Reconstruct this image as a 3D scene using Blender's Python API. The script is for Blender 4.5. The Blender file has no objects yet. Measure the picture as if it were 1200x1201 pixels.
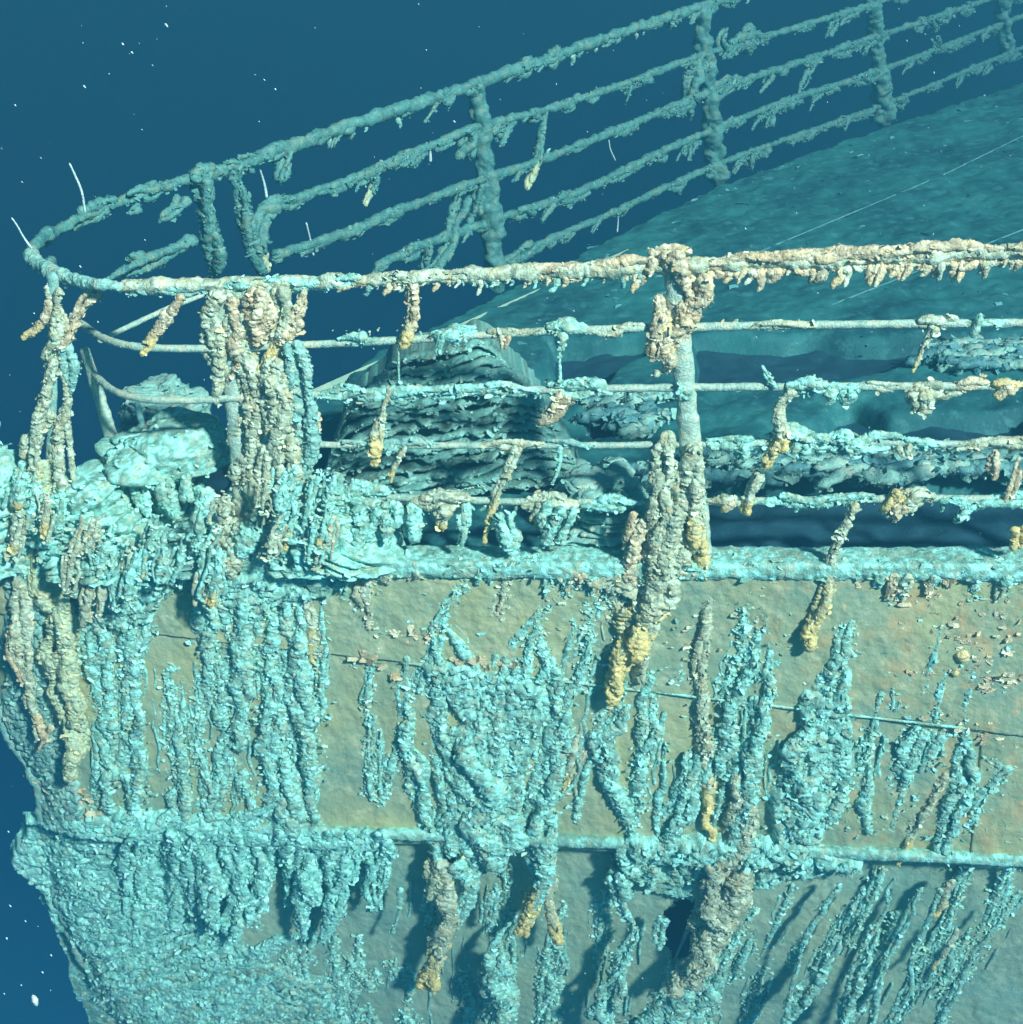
import bpy, math, random
import numpy as np
from mathutils import Vector, Matrix

C = bpy.context.scene
random.seed(4)
RNG = np.random.default_rng(11)

# ---------------------------------------------------------------- camera
PITCH, ROLL, CAMH, FPX = math.radians(25.8), math.radians(-4.88), 2.57, 1800.0
Fv = np.array([0, math.cos(PITCH), -math.sin(PITCH)])
R0 = np.array([1.0, 0, 0]); U0 = np.cross(R0, Fv)
Rv = R0*math.cos(ROLL) + U0*math.sin(ROLL)
Uv = -R0*math.sin(ROLL) + U0*math.cos(ROLL)
Ov = np.array([0, 0, CAMH])
cam = bpy.data.cameras.new('camera')
cam.sensor_fit = 'HORIZONTAL'; cam.sensor_width = 36; cam.lens = 36*FPX/1200
cam.clip_start = 0.05; cam.clip_end = 500
camo = bpy.data.objects.new('camera', cam); C.collection.objects.link(camo)
m = Matrix.Identity(4)
for i in range(3):
    m[i][0] = Rv[i]; m[i][1] = Uv[i]; m[i][2] = -Fv[i]; m[i][3] = Ov[i]
camo.matrix_world = m
C.camera = camo

# ---------------------------------------------------------------- world, light, exposure
C.view_settings.view_transform = 'Standard'; C.view_settings.look = 'None'
C.view_settings.gamma = 1; C.view_settings.use_curve_mapping = False
C.view_settings.exposure = 1.42
W = bpy.data.worlds.new('World'); C.world = W; W.use_nodes = True
nt = W.node_tree; nt.nodes.clear()
wo = nt.nodes.new('ShaderNodeOutputWorld'); bg = nt.nodes.new('ShaderNodeBackground')
tc = nt.nodes.new('ShaderNodeTexCoord'); sp = nt.nodes.new('ShaderNodeSeparateXYZ')
mr = nt.nodes.new('ShaderNodeMapRange'); cr = nt.nodes.new('ShaderNodeMix'); cr.data_type = 'RGBA'
mr.inputs['From Min'].default_value = -0.75; mr.inputs['From Max'].default_value = 0.0
cr.inputs[6].default_value = (0.005, 0.062, 0.130, 1)
cr.inputs[7].default_value = (0.001, 0.006, 0.024, 1)
nt.links.new(tc.outputs['Generated'], sp.inputs[0]); nt.links.new(sp.outputs['Z'], mr.inputs['Value'])
nt.links.new(mr.outputs[0], cr.inputs[0]); nt.links.new(cr.outputs[2], bg.inputs['Color'])
bg.inputs['Strength'].default_value = 1.0
nt.links.new(bg.outputs[0], wo.inputs['Surface'])

sun = bpy.data.lights.new('sun', 'SUN'); sun.energy = 5.0; sun.angle = math.radians(4.0)
sun.color = (0.84, 1.0, 0.94)
suno = bpy.data.objects.new('sun', sun); C.collection.objects.link(suno)
# light travels away from the camera side, coming from the right and a little above the view axis
ld = Fv*1.0 - Rv*0.52 - Uv*0.30
ld /= np.linalg.norm(ld)
suno.rotation_euler = Vector(ld).to_track_quat('-Z', 'Y').to_euler()
suno.location = (3, -3, 6)

# ---------------------------------------------------------------- noise
def _h(ix, iy, iz, seed):
    n = (ix*374761393 + iy*668265263 + iz*2147483647 + seed*1274126177) & 0xffffffff
    n = ((n ^ (n >> 13))*1274126177) & 0xffffffff
    n = ((n ^ (n >> 15))*2246822519) & 0xffffffff
    return ((n ^ (n >> 16)) & 0xffff)/32767.5 - 1.0
def noise(P, seed=0):
    P = np.asarray(P, dtype=np.float64)
    i = np.floor(P).astype(np.int64); f = P - i
    f = f*f*f*(f*(f*6 - 15) + 10)
    x, y, z = i[..., 0], i[..., 1], i[..., 2]
    fx, fy, fz = f[..., 0], f[..., 1], f[..., 2]
    def L(a, b, t): return a + (b - a)*t
    return L(L(L(_h(x, y, z, seed), _h(x+1, y, z, seed), fx), L(_h(x, y+1, z, seed), _h(x+1, y+1, z, seed), fx), fy),
             L(L(_h(x, y, z+1, seed), _h(x+1, y, z+1, seed), fx), L(_h(x, y+1, z+1, seed), _h(x+1, y+1, z+1, seed), fx), fy), fz)
def fbm(P, seed=0, o=3):
    a, s = 1.0, 0
    for k in range(o):
        s = s + a*noise(P*(2**k), seed + k); a *= 0.5
    return s
def ridged(P, seed=0):                       # 0 in creases, 1 on ridges
    return 1 - np.minimum(1, np.abs(noise(P, seed))*2.2)

def billow(P, seed=0):                       # rounded folds parted by narrow cracks
    return np.minimum(1, np.abs(noise(P, seed))*2.6)**0.55

# ---------------------------------------------------------------- placing: rays from the survey camera onto real surfaces
def ray(px, py):
    d = Fv + Rv*(px - 600)/FPX - Uv*(py - 600)/FPX
    return d
def on_z(px, py, z):
    d = ray(px, py); t = (z - CAMH)/d[2]
    return Ov + d*t
nA, nB = on_z(0, 657, 0), on_z(1200, 662, 0)       # ends of the near deck edge
nd = (nB - nA); nd /= np.linalg.norm(nd)
nn = np.array([nd[1], -nd[0], 0]);                  # outward, towards the camera
if nn[1] > 0: nn = -nn
def near(px, py, off=0.0):                          # vertical plane of the near railing
    d = ray(px, py); P0 = nA + nn*off
    t = np.dot(P0 - Ov, nn)/np.dot(d, nn)
    return Ov + d*t
LEDGE_Z = near(700, 985)[2]
def recess(z, x):
    """how far the hull side lies inboard of the deck edge at depth z"""
    w = -np.asarray(z, dtype=float)
    f = 0.07*np.clip(w, 0, None)
    lw = w + LEDGE_Z - 0.03
    f = f + 0.07/(1 + np.exp(-np.clip(lw/0.012, -40, 40))) + 0.12*np.clip(lw, 0, None)
    return f
def stem_x(z):
    w = -np.asarray(z, dtype=float)
    return np.interp(w, STEM_W, STEM_X)
def hull_pt(x, z, out=0.0):
    x = np.asarray(x, dtype=float); z = np.asarray(z, dtype=float)
    base = nA[1] + (x - nA[0])*nd[1]/nd[0]
    y = base + recess(z, x) - 0.03
    xs = stem_x(z)
    y = y + 0.09*np.exp(-np.clip(x - xs, 0, None)/0.10)
    return np.stack([x, y - out, z], -1)
STEM_W, STEM_X = [0, 1], [-9, -9]
def on_hull(px, py, out=0.0, smooth=False):
    d = ray(px, py); t = 5.0
    for k in range(25):
        p = Ov + d*t
        yh = hull_pt(p[0], p[2], out)[1]
        t += (yh - p[1])/(d[1])*0.8
    return Ov + d*t
# stem profile from the outline of the hull against the water
pr = [(-70, 655), (-30, 760), (0, 865), (40, 930), (52, 1000), (62, 1060), (85, 1120), (130, 1200), (210, 1330), (260, 1500)]
sw, sx = [], []
for p in pr:
    q = on_hull(*p); sw.append(-q[2]); sx.append(q[0])
o = np.argsort(sw); STEM_W = np.array(sw)[o]; STEM_X = np.array(sx)[o]
STEM_W[0] = min(STEM_W[0], -0.0)

# ---------------------------------------------------------------- palette (surface albedo, linear)
PAL = dict(
    k=((0.46, 0.96, 0.88), (0.22, 0.58, 0.50), (0.44, 0.70, 0.56)),
    c=((0.42, 0.96, 0.86), (0.23, 0.44, 0.35), (0.50, 0.58, 0.40)),    # turquoise white crust
    t=((0.64, 0.76, 0.58), (0.36, 0.42, 0.29), (0.64, 0.54, 0.30)),    # pale taupe
    p=((0.76, 0.72, 0.50), (0.46, 0.38, 0.24), (0.74, 0.54, 0.28)),    # cream, peach
    f=((0.10, 0.30, 0.27), (0.07, 0.21, 0.20), (0.17, 0.29, 0.22)),  # far railing: haze and dimming with distance put into the albedo
    y=((0.80, 0.64, 0.26), (0.62, 0.52, 0.24), (0.82, 0.70, 0.40)),    # yellow
    o=((0.56, 0.62, 0.36), (0.42, 0.56, 0.42), (0.66, 0.64, 0.38)),    # olive
    g=((0.30, 0.58, 0.50), (0.20, 0.42, 0.38), (0.44, 0.56, 0.44)),    # grey green
    b=((0.46, 0.62, 0.50), (0.34, 0.50, 0.42), (0.58, 0.62, 0.46)),    # bare corroded bar
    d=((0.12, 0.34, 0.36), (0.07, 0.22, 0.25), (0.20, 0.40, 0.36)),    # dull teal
    w=((0.60, 0.75, 0.75), (0.45, 0.62, 0.62), (0.6, 0.7, 0.68)),
)
VEIN = 'cktp'
def colour(P, tone, tip=None, tipw=None, seed=0):
    a, b, c = (np.array(v) for v in PAL[tone])
    an = P/np.array([0.024, 0.024, 0.011])
    n1 = np.clip(0.45 + 0.55*noise(P/0.07, seed + 5) + 0.75*noise(an + 0.8*noise(P/0.03, seed+6)[:, None], seed + 7), 0, 1)[:, None]
    n2 = np.clip(1.6*noise(P/0.028, seed + 9) - 0.15, 0, 1)[:, None]
    if tone in VEIN:                          # pale veins painted like highlights on fold crests, over a duller body
        ww = 0.7*np.stack([noise(P/0.03, seed+6), noise(P/0.03, seed+16), noise(P/0.03, seed+26)], 1)
        v = np.clip(1.25*ridged(P/np.array([0.034, 0.034, 0.017]) + ww, seed+17)**1.3 + 0.35*noise(P/0.10, seed+18), 0, 1)[:, None]
        n1 = 1 - v; n2 = n2*0.6
    col = (a*(1 - n1) + b*n1)*(1 - n2) + c*n2
    if tip is not None:
        ta, tb, tc_ = (np.array(v) for v in PAL[tip])
        tcn = ta*(1 - n2) + tb*n2
        k = np.clip(tipw, 0, 1)[:, None]; k = k*k*(3 - 2*k)
        col = col*(1 - k) + tcn*k
    return np.clip(col, 0, 1)

# ---------------------------------------------------------------- materials
def base_mat(name, rough=0.75, bump=0.5, attr=True, fine=140):
    m_ = bpy.data.materials.new(name); m_.use_nodes = True
    n = m_.node_tree; b = n.nodes['Principled BSDF']
    b.inputs['Roughness'].default_value = rough
    b.inputs['Specular IOR Level'].default_value = 0.25
    tcx = n.nodes.new('ShaderNodeTexCoord')
    nz = n.nodes.new('ShaderNodeTexNoise'); nz.inputs['Scale'].default_value = fine; nz.inputs['Detail'].default_value = 5
    n.links.new(tcx.outputs['Object'], nz.inputs['Vector'])
    bp = n.nodes.new('ShaderNodeBump'); bp.inputs['Strength'].default_value = bump; bp.inputs['Distance'].default_value = 0.008
    n.links.new(nz.outputs[0], bp.inputs['Height']); n.links.new(bp.outputs[0], b.inputs['Normal'])
    return m_, n, b, tcx, nz
def crust_mat():
    m_, n, b, tcx, nz = base_mat('crust', 0.48, 0.7)
    b.inputs['Specular IOR Level'].default_value = 0.45
    at = n.nodes.new('ShaderNodeAttribute'); at.attribute_name = 'col'
    n2 = n.nodes.new('ShaderNodeTexNoise'); n2.inputs['Scale'].default_value = 75; n2.inputs['Detail'].default_value = 6; n2.inputs['Roughness'].default_value = 0.7
    n.links.new(tcx.outputs['Object'], n2.inputs['Vector'])
    mp = n.nodes.new('ShaderNodeMapRange'); mp.inputs['From Min'].default_value = 0.3; mp.inputs['From Max'].default_value = 0.7
    mp.inputs['To Min'].default_value = 0.62; mp.inputs['To Max'].default_value = 1.2
    n.links.new(n2.outputs[0], mp.inputs['Value'])
    vm = n.nodes.new('ShaderNodeVectorMath'); vm.operation = 'SCALE'
    n.links.new(at.outputs['Color'], vm.inputs[0]); n.links.new(mp.outputs[0], vm.inputs['Scale'])
    n.links.new(vm.outputs[0], b.inputs['Base Color'])
    return m_
MCR = crust_mat()
def plate_mat(name, c1, c2, c3, rust=False):
    m_, n, b, tcx, nz = base_mat(name, 0.7, 0.4, fine=75)
    def N(scale, det, rough=0.6, vec=None):
        t = n.nodes.new('ShaderNodeTexNoise'); t.inputs['Scale'].default_value = scale; t.inputs['Detail'].default_value = det
        t.inputs['Roughness'].default_value = rough
        n.links.new(vec or tcx.outputs['Object'], t.inputs['Vector']); return t
    big = N(1.8, 5); mid = N(14, 8, 0.75)
    mpn = n.nodes.new('ShaderNodeMapping'); mpn.inputs['Scale'].default_value = (1, 1, 0.12)
    n.links.new(tcx.outputs['Object'], mpn.inputs['Vector'])
    strk = N(38, 4, 0.6, mpn.outputs[0])
    def ramp(src, lo, hi):
        r = n.nodes.new('ShaderNodeMapRange'); r.inputs['From Min'].default_value = lo; r.inputs['From Max'].default_value = hi
        n.links.new(src.outputs[0], r.inputs['Value']); return r
    def mix(f, A, B):
        x = n.nodes.new('ShaderNodeMix'); x.data_type = 'RGBA'; n.links.new(f.outputs[0], x.inputs[0])
        for k, v in ((6, A), (7, B)):
            if isinstance(v, tuple): x.inputs[k].default_value = (*v, 1)
            else: n.links.new(v.outputs[2], x.inputs[k])
        return x
    a = mix(ramp(big, 0.38, 0.62), c1, c2)
    a = mix(ramp(mid, 0.50, 0.72), a, c3)
    dk = tuple(v*0.55 for v in c2)
    s = ramp(strk, 0.60, 0.78); s.inputs['To Max'].default_value = 0.6
    a = mix(s, a, dk)
    if rust:
        sx = n.nodes.new('ShaderNodeSeparateXYZ'); n.links.new(tcx.outputs['Object'], sx.inputs[0])
        gx_ = n.nodes.new('ShaderNodeMapRange'); gx_.inputs['From Min'].default_value = 0.2; gx_.inputs['From Max'].default_value = 1.5
        n.links.new(sx.outputs['X'], gx_.inputs['Value'])
        rn = N(9, 8, 0.8); rr_ = ramp(rn, 0.50, 0.60)
        mu = n.nodes.new('ShaderNodeMath'); mu.operation = 'MULTIPLY'
        n.links.new(gx_.outputs[0], mu.inputs[0]); n.links.new(rr_.outputs[0], mu.inputs[1])
        m2 = n.nodes.new('ShaderNodeMath'); m2.operation = 'MULTIPLY'; m2.inputs[1].default_value = 0.75; n.links.new(mu.outputs[0], m2.inputs[0])
        a = mix(m2, a, (0.58, 0.40, 0.20))
        w1 = N(30, 6, 0.85); a = mix(ramp(w1, 0.60, 0.70), a, (0.50, 0.66, 0.52))
    n.links.new(a.outputs[2], b.inputs['Base Color'])
    return m_
MPL = plate_mat('hull_steel', (0.43, 0.45, 0.24), (0.24, 0.37, 0.27), (0.60, 0.60, 0.38), rust=True)
MPD = plate_mat('lower_hull_steel', (0.36, 0.47, 0.33), (0.24, 0.42, 0.34), (0.48, 0.58, 0.42))
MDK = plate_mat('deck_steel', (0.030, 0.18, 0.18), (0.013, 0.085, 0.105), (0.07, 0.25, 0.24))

# ---------------------------------------------------------------- mesh building
def mesh_from(name, V, Fq, mat, col=None, smooth=True):
    V = np.asarray(V, dtype=np.float32); me = bpy.data.meshes.new(name)
    me.vertices.add(len(V)); me.vertices.foreach_set('co', V.ravel())
    ls = np.concatenate([np.asarray(f, dtype=np.int32).ravel() for f in Fq])
    cnt = np.concatenate([np.full(len(f), np.asarray(f).shape[1], dtype=np.int32) for f in Fq])
    me.loops.add(len(ls)); me.loops.foreach_set('vertex_index', ls)
    me.polygons.add(len(cnt)); st = np.concatenate([[0], np.cumsum(cnt)[:-1]]).astype(np.int32)
    me.polygons.foreach_set('loop_start', st)
    me.polygons.foreach_set('use_smooth', np.full(len(cnt), smooth))
    me.update(calc_edges=True)
    if col is not None:
        at = me.color_attributes.new('col', 'FLOAT_COLOR', 'POINT')
        rgba = np.ones((len(V), 4), dtype=np.float32); rgba[:, :3] = col
        at.data.foreach_set('color', rgba.ravel())
    me.materials.append(mat)
    return me
def link(name, me, parent=None, **props):
    o = bpy.data.objects.new(name, me); C.collection.objects.link(o)
    if parent: o.parent = parent; o.matrix_parent_inverse = Matrix.Translation(-parent.location)
    for k, v in props.items(): o[k] = v
    return o
def thing(name, label, cat, loc=(0, 0, 0), group=None):
    o = bpy.data.objects.new(name, None); C.collection.objects.link(o); o.location = loc
    o.empty_display_size = 0.2
    o['label'] = label; o['category'] = cat
    if group: o['group'] = group
    return o

def resample(path, ds, vals=()):
    path = np.asarray(path, dtype=float)
    # Catmull-Rom through the points, then even spacing
    if len(path) > 2:
        P = np.vstack([2*path[0]-path[1], path, 2*path[-1]-path[-2]])
        X = [np.asarray(v, float) for v in vals]
        out = []; ov = [[] for _ in X]
        for i in range(len(path)-1):
            p0, p1, p2, p3 = P[i], P[i+1], P[i+2], P[i+3]
            for t in np.linspace(0, 1, 10, endpoint=False):
                out.append(0.5*((2*p1) + (-p0+p2)*t + (2*p0-5*p1+4*p2-p3)*t*t + (-p0+3*p1-3*p2+p3)*t**3))
                for k, v in enumerate(X): ov[k].append(v[i]*(1-t)+v[i+1]*t)
        out.append(path[-1])
        for k, v in enumerate(X): ov[k].append(v[-1])
        path = np.array(out); vals = [np.array(v) for v in ov]
    L = np.concatenate([[0], np.cumsum(np.linalg.norm(np.diff(path, axis=0), axis=1))])
    n = max(4, int(L[-1]/ds) + 1); s = np.linspace(0, L[-1], n)
    return np.stack([np.interp(s, L, path[:, k]) for k in range(3)], 1), s, [np.interp(s, L, np.asarray(v, float)) for v in vals]

_seed = [100]
def tube_data(path, rad, tone='c', tip=None, tipfrac=0.3, kind='rusticle', ds=0.0048, ratio=0.8, nref=None, amp=1.0, wob=0.0, ends=(True, True), segd=0.005, sg=None):
    _seed[0] += 7; sd = _seed[0]
    rad = np.broadcast_to(np.asarray(rad, float), (len(path),))
    P, s, (r,) = resample(path, ds, (rad,))
    L = s[-1]
    if wob:
        q = np.stack([s/0.09, np.zeros_like(s), np.zeros_like(s)+sd*.37], 1)
        w1 = fbm(q, sd, 2)*wob; w2 = fbm(q+9.3, sd+2, 2)*wob
        env = np.minimum(1, s/0.05)
        P = P + (nd[None]*(w1*env)[:, None]) + nn[None]*(w2*env*0.4)[:, None]
    T = np.gradient(P, axis=0); T /= np.linalg.norm(T, axis=1)[:, None] + 1e-9
    ref = nn if nref is None else np.asarray(nref, float)
    N = ref[None] - (T@ref)[:, None]*T
    N /= np.linalg.norm(N, axis=1)[:, None] + 1e-9
    B = np.cross(T, N)
    S = sg or int(np.clip(2*math.pi*r.max()/segd, 8, 36))
    th = np.linspace(0, 2*math.pi, S, endpoint=False)
    ct, st_ = np.cos(th), np.sin(th)
    dirs = B[:, None, :]*ct[None, :, None] + N[:, None, :]*(st_*ratio)[None, :, None]
    base = P[:, None, :] + dirs*r[:, None, None]
    Q = base.reshape(-1, 3)
    ss = np.repeat(s, S); tt = np.tile(th, len(s)); rr = np.repeat(r, S)
    ang = np.stack([np.cos(tt)*1.3, np.sin(tt)*1.3, ss/0.05], 1)
    if kind == 'rusticle':
        rope = 0.30*noise(np.stack([np.cos(tt + ss*5)*1.6, np.sin(tt + ss*5)*1.6, ss/0.16], 1), sd+31)
        lump = rope + 0.22*noise(Q/0.085, sd) + 0.13*noise(Q/0.040, sd+1)
        ph = ss/0.021 + 1.1*noise(Q/0.035, sd+2) + 1.3*noise(ang, sd+3)
        fr = ph - np.floor(ph)
        cup = fr**1.4 - 0.45
        ca = 0.30 + 0.18*noise(Q/0.06, sd+4)
        mult = 1 + amp*(lump + ca*cup)
        W_ = Q + 0.010*np.stack([noise(Q/0.03, sd+11), noise(Q/0.03, sd+12), noise(Q/0.03, sd+13)], -1)
        absd = np.clip(rr/0.024, 0.25, 1.0)*amp*(0.016*(billow(W_/np.array([0.050, 0.040, 0.018]), sd+6) - 0.62) + 0.0055*(billow(W_/np.array([0.016, 0.014, 0.011]), sd+8) - 0.6))
    elif kind == 'crust':                       # lumpy crust round a bar
        lump = 0.45*np.clip(noise(Q/0.06, sd) + 0.15, -0.4, 1) + 0.25*noise(Q/0.03, sd+1)
        mult = 1 + amp*lump
        absd = amp*(0.006*(ridged(Q/0.02, sd+6) - 0.45) + 0.003*ridged(Q/0.009, sd+7))
    else:                                       # 'bar' nearly bare metal
        mult = 1 + 0.10*noise(Q/0.05, sd) + 0.08*noise(Q/0.02, sd+1)
        absd = 0.0008*ridged(Q/0.01, sd+6)
    rn = np.maximum(rr*mult + absd*np.minimum(1, rr/0.012), 0.15*rr)
    e = np.ones_like(s)
    k0, k1 = max(r[0]*0.9, 0.004), max(r[-1]*1.3, 0.006)
    if ends[0]: e = np.minimum(e, np.sqrt(np.clip(s/k0, 0.0, 1)) + 0.02)
    if ends[1]: e = np.minimum(e, np.sqrt(np.clip((L - s)/k1, 0.0, 1)) + 0.02)
    rn = (rn.reshape(len(s), S)*np.clip(e, 0.02, 1)[:, None])
    V = (P[:, None, :] + dirs*rn[:, :, None]).reshape(-1, 3)
    i = np.arange(len(s)-1)[:, None]*S; j = np.arange(S)[None]; j2 = (j+1) % S
    Fq = np.stack([i+j, i+j2, i+S+j2, i+S+j], -1).reshape(-1, 4)
    V = np.vstack([V, P[0], P[-1]]); n0 = len(V)-2; n1 = len(V)-1
    last = (len(s)-1)*S
    jj = np.arange(S); jj2 = (jj+1) % S
    Ft = np.vstack([np.stack([jj2, jj, np.full(S, n0)], 1), np.stack([last+jj, last+jj2, np.full(S, n1)], 1)])
    tw = None
    if tip: tw = np.concatenate([(ss/L - (1-tipfrac*1.25) + 0.22*noise(V[:len(ss)]/0.03, sd+21))/max(0.08, tipfrac*0.9), [0, 1]])
    col = colour(V, tone, tip, tw, sd)
    return V, Fq, Ft, col
def tube(name, path, rad, parent=None, mat=None, **k):
    V, Fq, Ft, col = tube_data(path, rad, **k)
    return link(name, mesh_from(name, V, [Fq, Ft], mat or MCR, col), parent)
def petals(V, N, n, size, tone, seed, lift=0.7):
    """n thin cupped flakes of growth rooted on points V with outward normals N"""
    rg = np.random.default_rng(seed)
    if n < 1: return None
    k = rg.integers(0, len(V), n); p = V[k] + rg.normal(0, 0.002, (n, 3)); nr = N[k] + rg.normal(0, 0.30, (n, 3))
    nr /= np.linalg.norm(nr, axis=1)[:, None]
    dn = np.array([0, 0, -1.0]) + rg.normal(0, 0.38, (n, 3)); dn -= (dn*nr).sum(1)[:, None]*nr; dn /= np.linalg.norm(dn, axis=1)[:, None] + 1e-9
    ac = np.cross(nr, dn); sz = size*(0.45 + 1.1*rg.random(n)**1.6)
    wd = sz*(0.8 + 1.5*rg.random(n)**1.5); out = []
    for b in (0.0, 0.55, 1.0):
        for a in (-1, -0.35, 0.4, 1):
            wa = wd*(0.55 + 0.6*b - 0.35*b*b)*a*0.75
            lf = sz*lift*(b**1.5)*(1 - 0.45*a*a) + sz*0.10*rg.normal(0, 1, n) - 0.0015
            dl = sz*b*(1 - 0.3*a*a + 0.22*rg.normal(0, 1, n))*0.75
            out.append(p + ac*wa[:, None] + dn*dl[:, None] + nr*lf[:, None])
    P = np.stack(out, 1).reshape(-1, 3); q = []
    for r_ in range(2):
        for c_ in range(3):
            i = r_*4 + c_; q.append([i, i+1, i+5, i+4])
    Fq = (np.arange(n)[:, None, None]*12 + np.array(q)[None]).reshape(-1, 4)
    col = colour(np.repeat(p, 12, 0), tone, None, None, seed)*(1.0 + 0.25*np.repeat(rg.random(n), 12)[:, None])
    return P, Fq, np.zeros((0, 3), int), np.clip(col, 0, 0.92)
PETAL = 1.0
def strands(path, rad, tone='c', tip=None, tipfrac=0.3, spatter=0.0, flakes_=1.0, psize=0.0105, **k):
    """one growth: a few thin strands braided together, ragged with cupped flakes"""
    path = np.asarray(path, float); rad = np.broadcast_to(np.asarray(rad, float), (len(path),))
    P, s, (r,) = resample(path, 0.02, (rad,))
    rmax = r.max(); m = 1 if rmax < 0.014 else (2 if rmax < 0.024 else (3 if rmax < 0.038 else (4 if rmax < 0.06 else 5)))
    items = []; L = s[-1]; sd0 = _seed[0]
    T = np.gradient(P, axis=0); T /= np.linalg.norm(T, axis=1)[:, None] + 1e-9
    B = np.cross(T, nn); B /= np.linalg.norm(B, axis=1)[:, None] + 1e-9
    for j in range(m):
        if m == 1: PP, rj = P, r*(1 + 0.35*noise(np.stack([s/0.07, s*0+3, s*0+sd0*.3], 1), 5))
        else:
            ph = 2*math.pi*j/m + sd0
            per = 0.20 + 0.12*((sd0*7+j*3) % 5)/5; sw = 1.0*np.sin(ph + s/per + 1.8*noise(np.stack([s/0.18, s*0+j, s*0+sd0*.1], 1), j)) + 0.45*noise(np.stack([s/0.06, s*0+j, s*0+sd0*.2], 1), j+8)
            sn_ = np.cos(ph + s/0.16)
            PP = P + B*(sw*r*(0.42 if tip else 0.72))[:, None] + nn*(0.35*sn_*r)[:, None]
            rj = r*(0, 0, 0.66, 0.52, 0.44, 0.38)[m]*(1 + 0.40*noise(np.stack([s/0.09, s*0+j*3, s*0+sd0*.3], 1), j+5))
            a0 = int(len(PP)*random.choice((0, 0, 0.10, 0.28))*(j > 0)); a1 = len(PP) - int(len(PP)*random.choice((0, 0.08, 0.2, 0.38))*(j > 0))
            if a1 - a0 < 4: a0, a1 = 0, len(PP)
            PP, rj = PP[a0:a1], rj[a0:a1]
        if len(PP) > 3 and len(PP) > 8: PP, rj = PP[::2], rj[::2]
        if tip and j > 0 and m > 1 and a1 < len(P)*0.8: tj = None
        else: tj = tip
        d = tube_data(PP, rj, tone=tone, tip=tj, tipfrac=tipfrac, **k); items.append(d)
        V = d[0][:-2]; S_ = d[2].shape[0]//2; Cn = V.reshape(-1, S_, 3); Nn = (Cn - Cn.mean(1, keepdims=True)).reshape(-1, 3)
        Nn /= np.linalg.norm(Nn, axis=1)[:, None] + 1e-9
        front = Nn@nn > -0.35; V, Nn = V[front], Nn[front]
        if spatter:
            rg = np.random.default_rng(sd0+j); ns = int(len(PP)*10*spatter); kk = rg.integers(0, len(PP), ns)
            Tn = np.gradient(PP, axis=0); Tn /= np.linalg.norm(Tn, axis=1)[:, None] + 1e-9; Bn = np.cross(Tn, nn)
            pp = PP[kk] + Bn[kk]*(rg.normal(0, 1.25, ns)*np.maximum(rj[kk], 0.012))[:, None] + Tn[kk]*rg.normal(0, 0.012, ns)[:, None]
            q_ = petals(pp, np.tile(nn, (ns, 1)), ns, 0.0085, tone, sd0+j+50, lift=0.6)
            if q_: items.append(q_)
        area = float((2*math.pi*rj.mean())*L)
        cnt = int(min(1800, area/(psize*psize)*0.09*flakes_*PETAL))
        if tj:
            for seg_t, lo, hi in ((tone, 0, 1-tipfrac), (tj, 1-tipfrac, 1)):
                a, b = int(lo*len(V)), int(hi*len(V))
                if b - a > 4:
                    q_ = petals(V[a:b], Nn[a:b], int(cnt*(hi-lo)*(1 if seg_t == tone else .5)), psize, seg_t, sd0+j*3)
                    if q_: items.append(q_)
        else:
            q_ = petals(V, Nn, cnt, psize, tone, sd0+j*3)
            if q_: items.append(q_)
    if spatter and L > 0.12:                  # thin wisps clinging beside the growth
        for q in range(2 if rmax < 0.02 else 3):
            a = random.uniform(0, 0.6); b = a + random.uniform(0.2, 0.4); i0, i1 = int(a*len(P)), min(len(P), int(b*len(P))+3)
            if i1 - i0 < 4: continue
            sd_ = random.choice((-1, 1)); oo = sd_*(random.uniform(0.9, 1.7)*rmax + 0.006)
            PW = P[i0:i1] + B[i0:i1]*oo + B[i0:i1]*(0.012*noise(np.stack([s[i0:i1]/0.05, s[i0:i1]*0+q, s[i0:i1]*0+sd0], 1), q))[:, None]
            items.append(tube_data(PW[::2] if len(PW) > 8 else PW, random.uniform(0.0035, 0.0085), tone=tone, ds=0.006, sg=8, ratio=0.6))
    return items
def join_data(items):
    Vs, Qs, Ts, Cs, n = [], [], [], [], 0
    for V, q, t, c in items:
        Vs.append(V); Qs.append(q+n); Ts.append(t+n); Cs.append(c); n += len(V)
    return np.vstack(Vs), np.vstack(Qs), np.vstack(Ts), np.vstack(Cs)
def joined(name, items, parent=None, mat=None, **props):
    V, q, t, c = join_data(items)
    return link(name, mesh_from(name, V, [q, t], mat or MCR, c), parent, **props)

MPP = 1.1/350                                  # metres per photo pixel at the near side
# px-path features
def px_tube(name, surf, pts, w, parent, off=0.0, **k):
    if np.isscalar(w): w = (w, w)
    path = [surf(x, y, off) for x, y in pts]
    dist = [np.dot(p - Ov, Fv) for p in path]
    wv = np.interp(np.linspace(0, 1, len(pts)), np.linspace(0, 1, len(w)), w)
    rad = [0.5*a*d/FPX for a, d in zip(wv, dist)]
    if name in ('rusticle', 'crust'):
        k.setdefault('kind', 'rusticle')
        return joined(name, strands(path, rad, **k), parent)
    return tube(name, path, rad, parent, **k)

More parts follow.
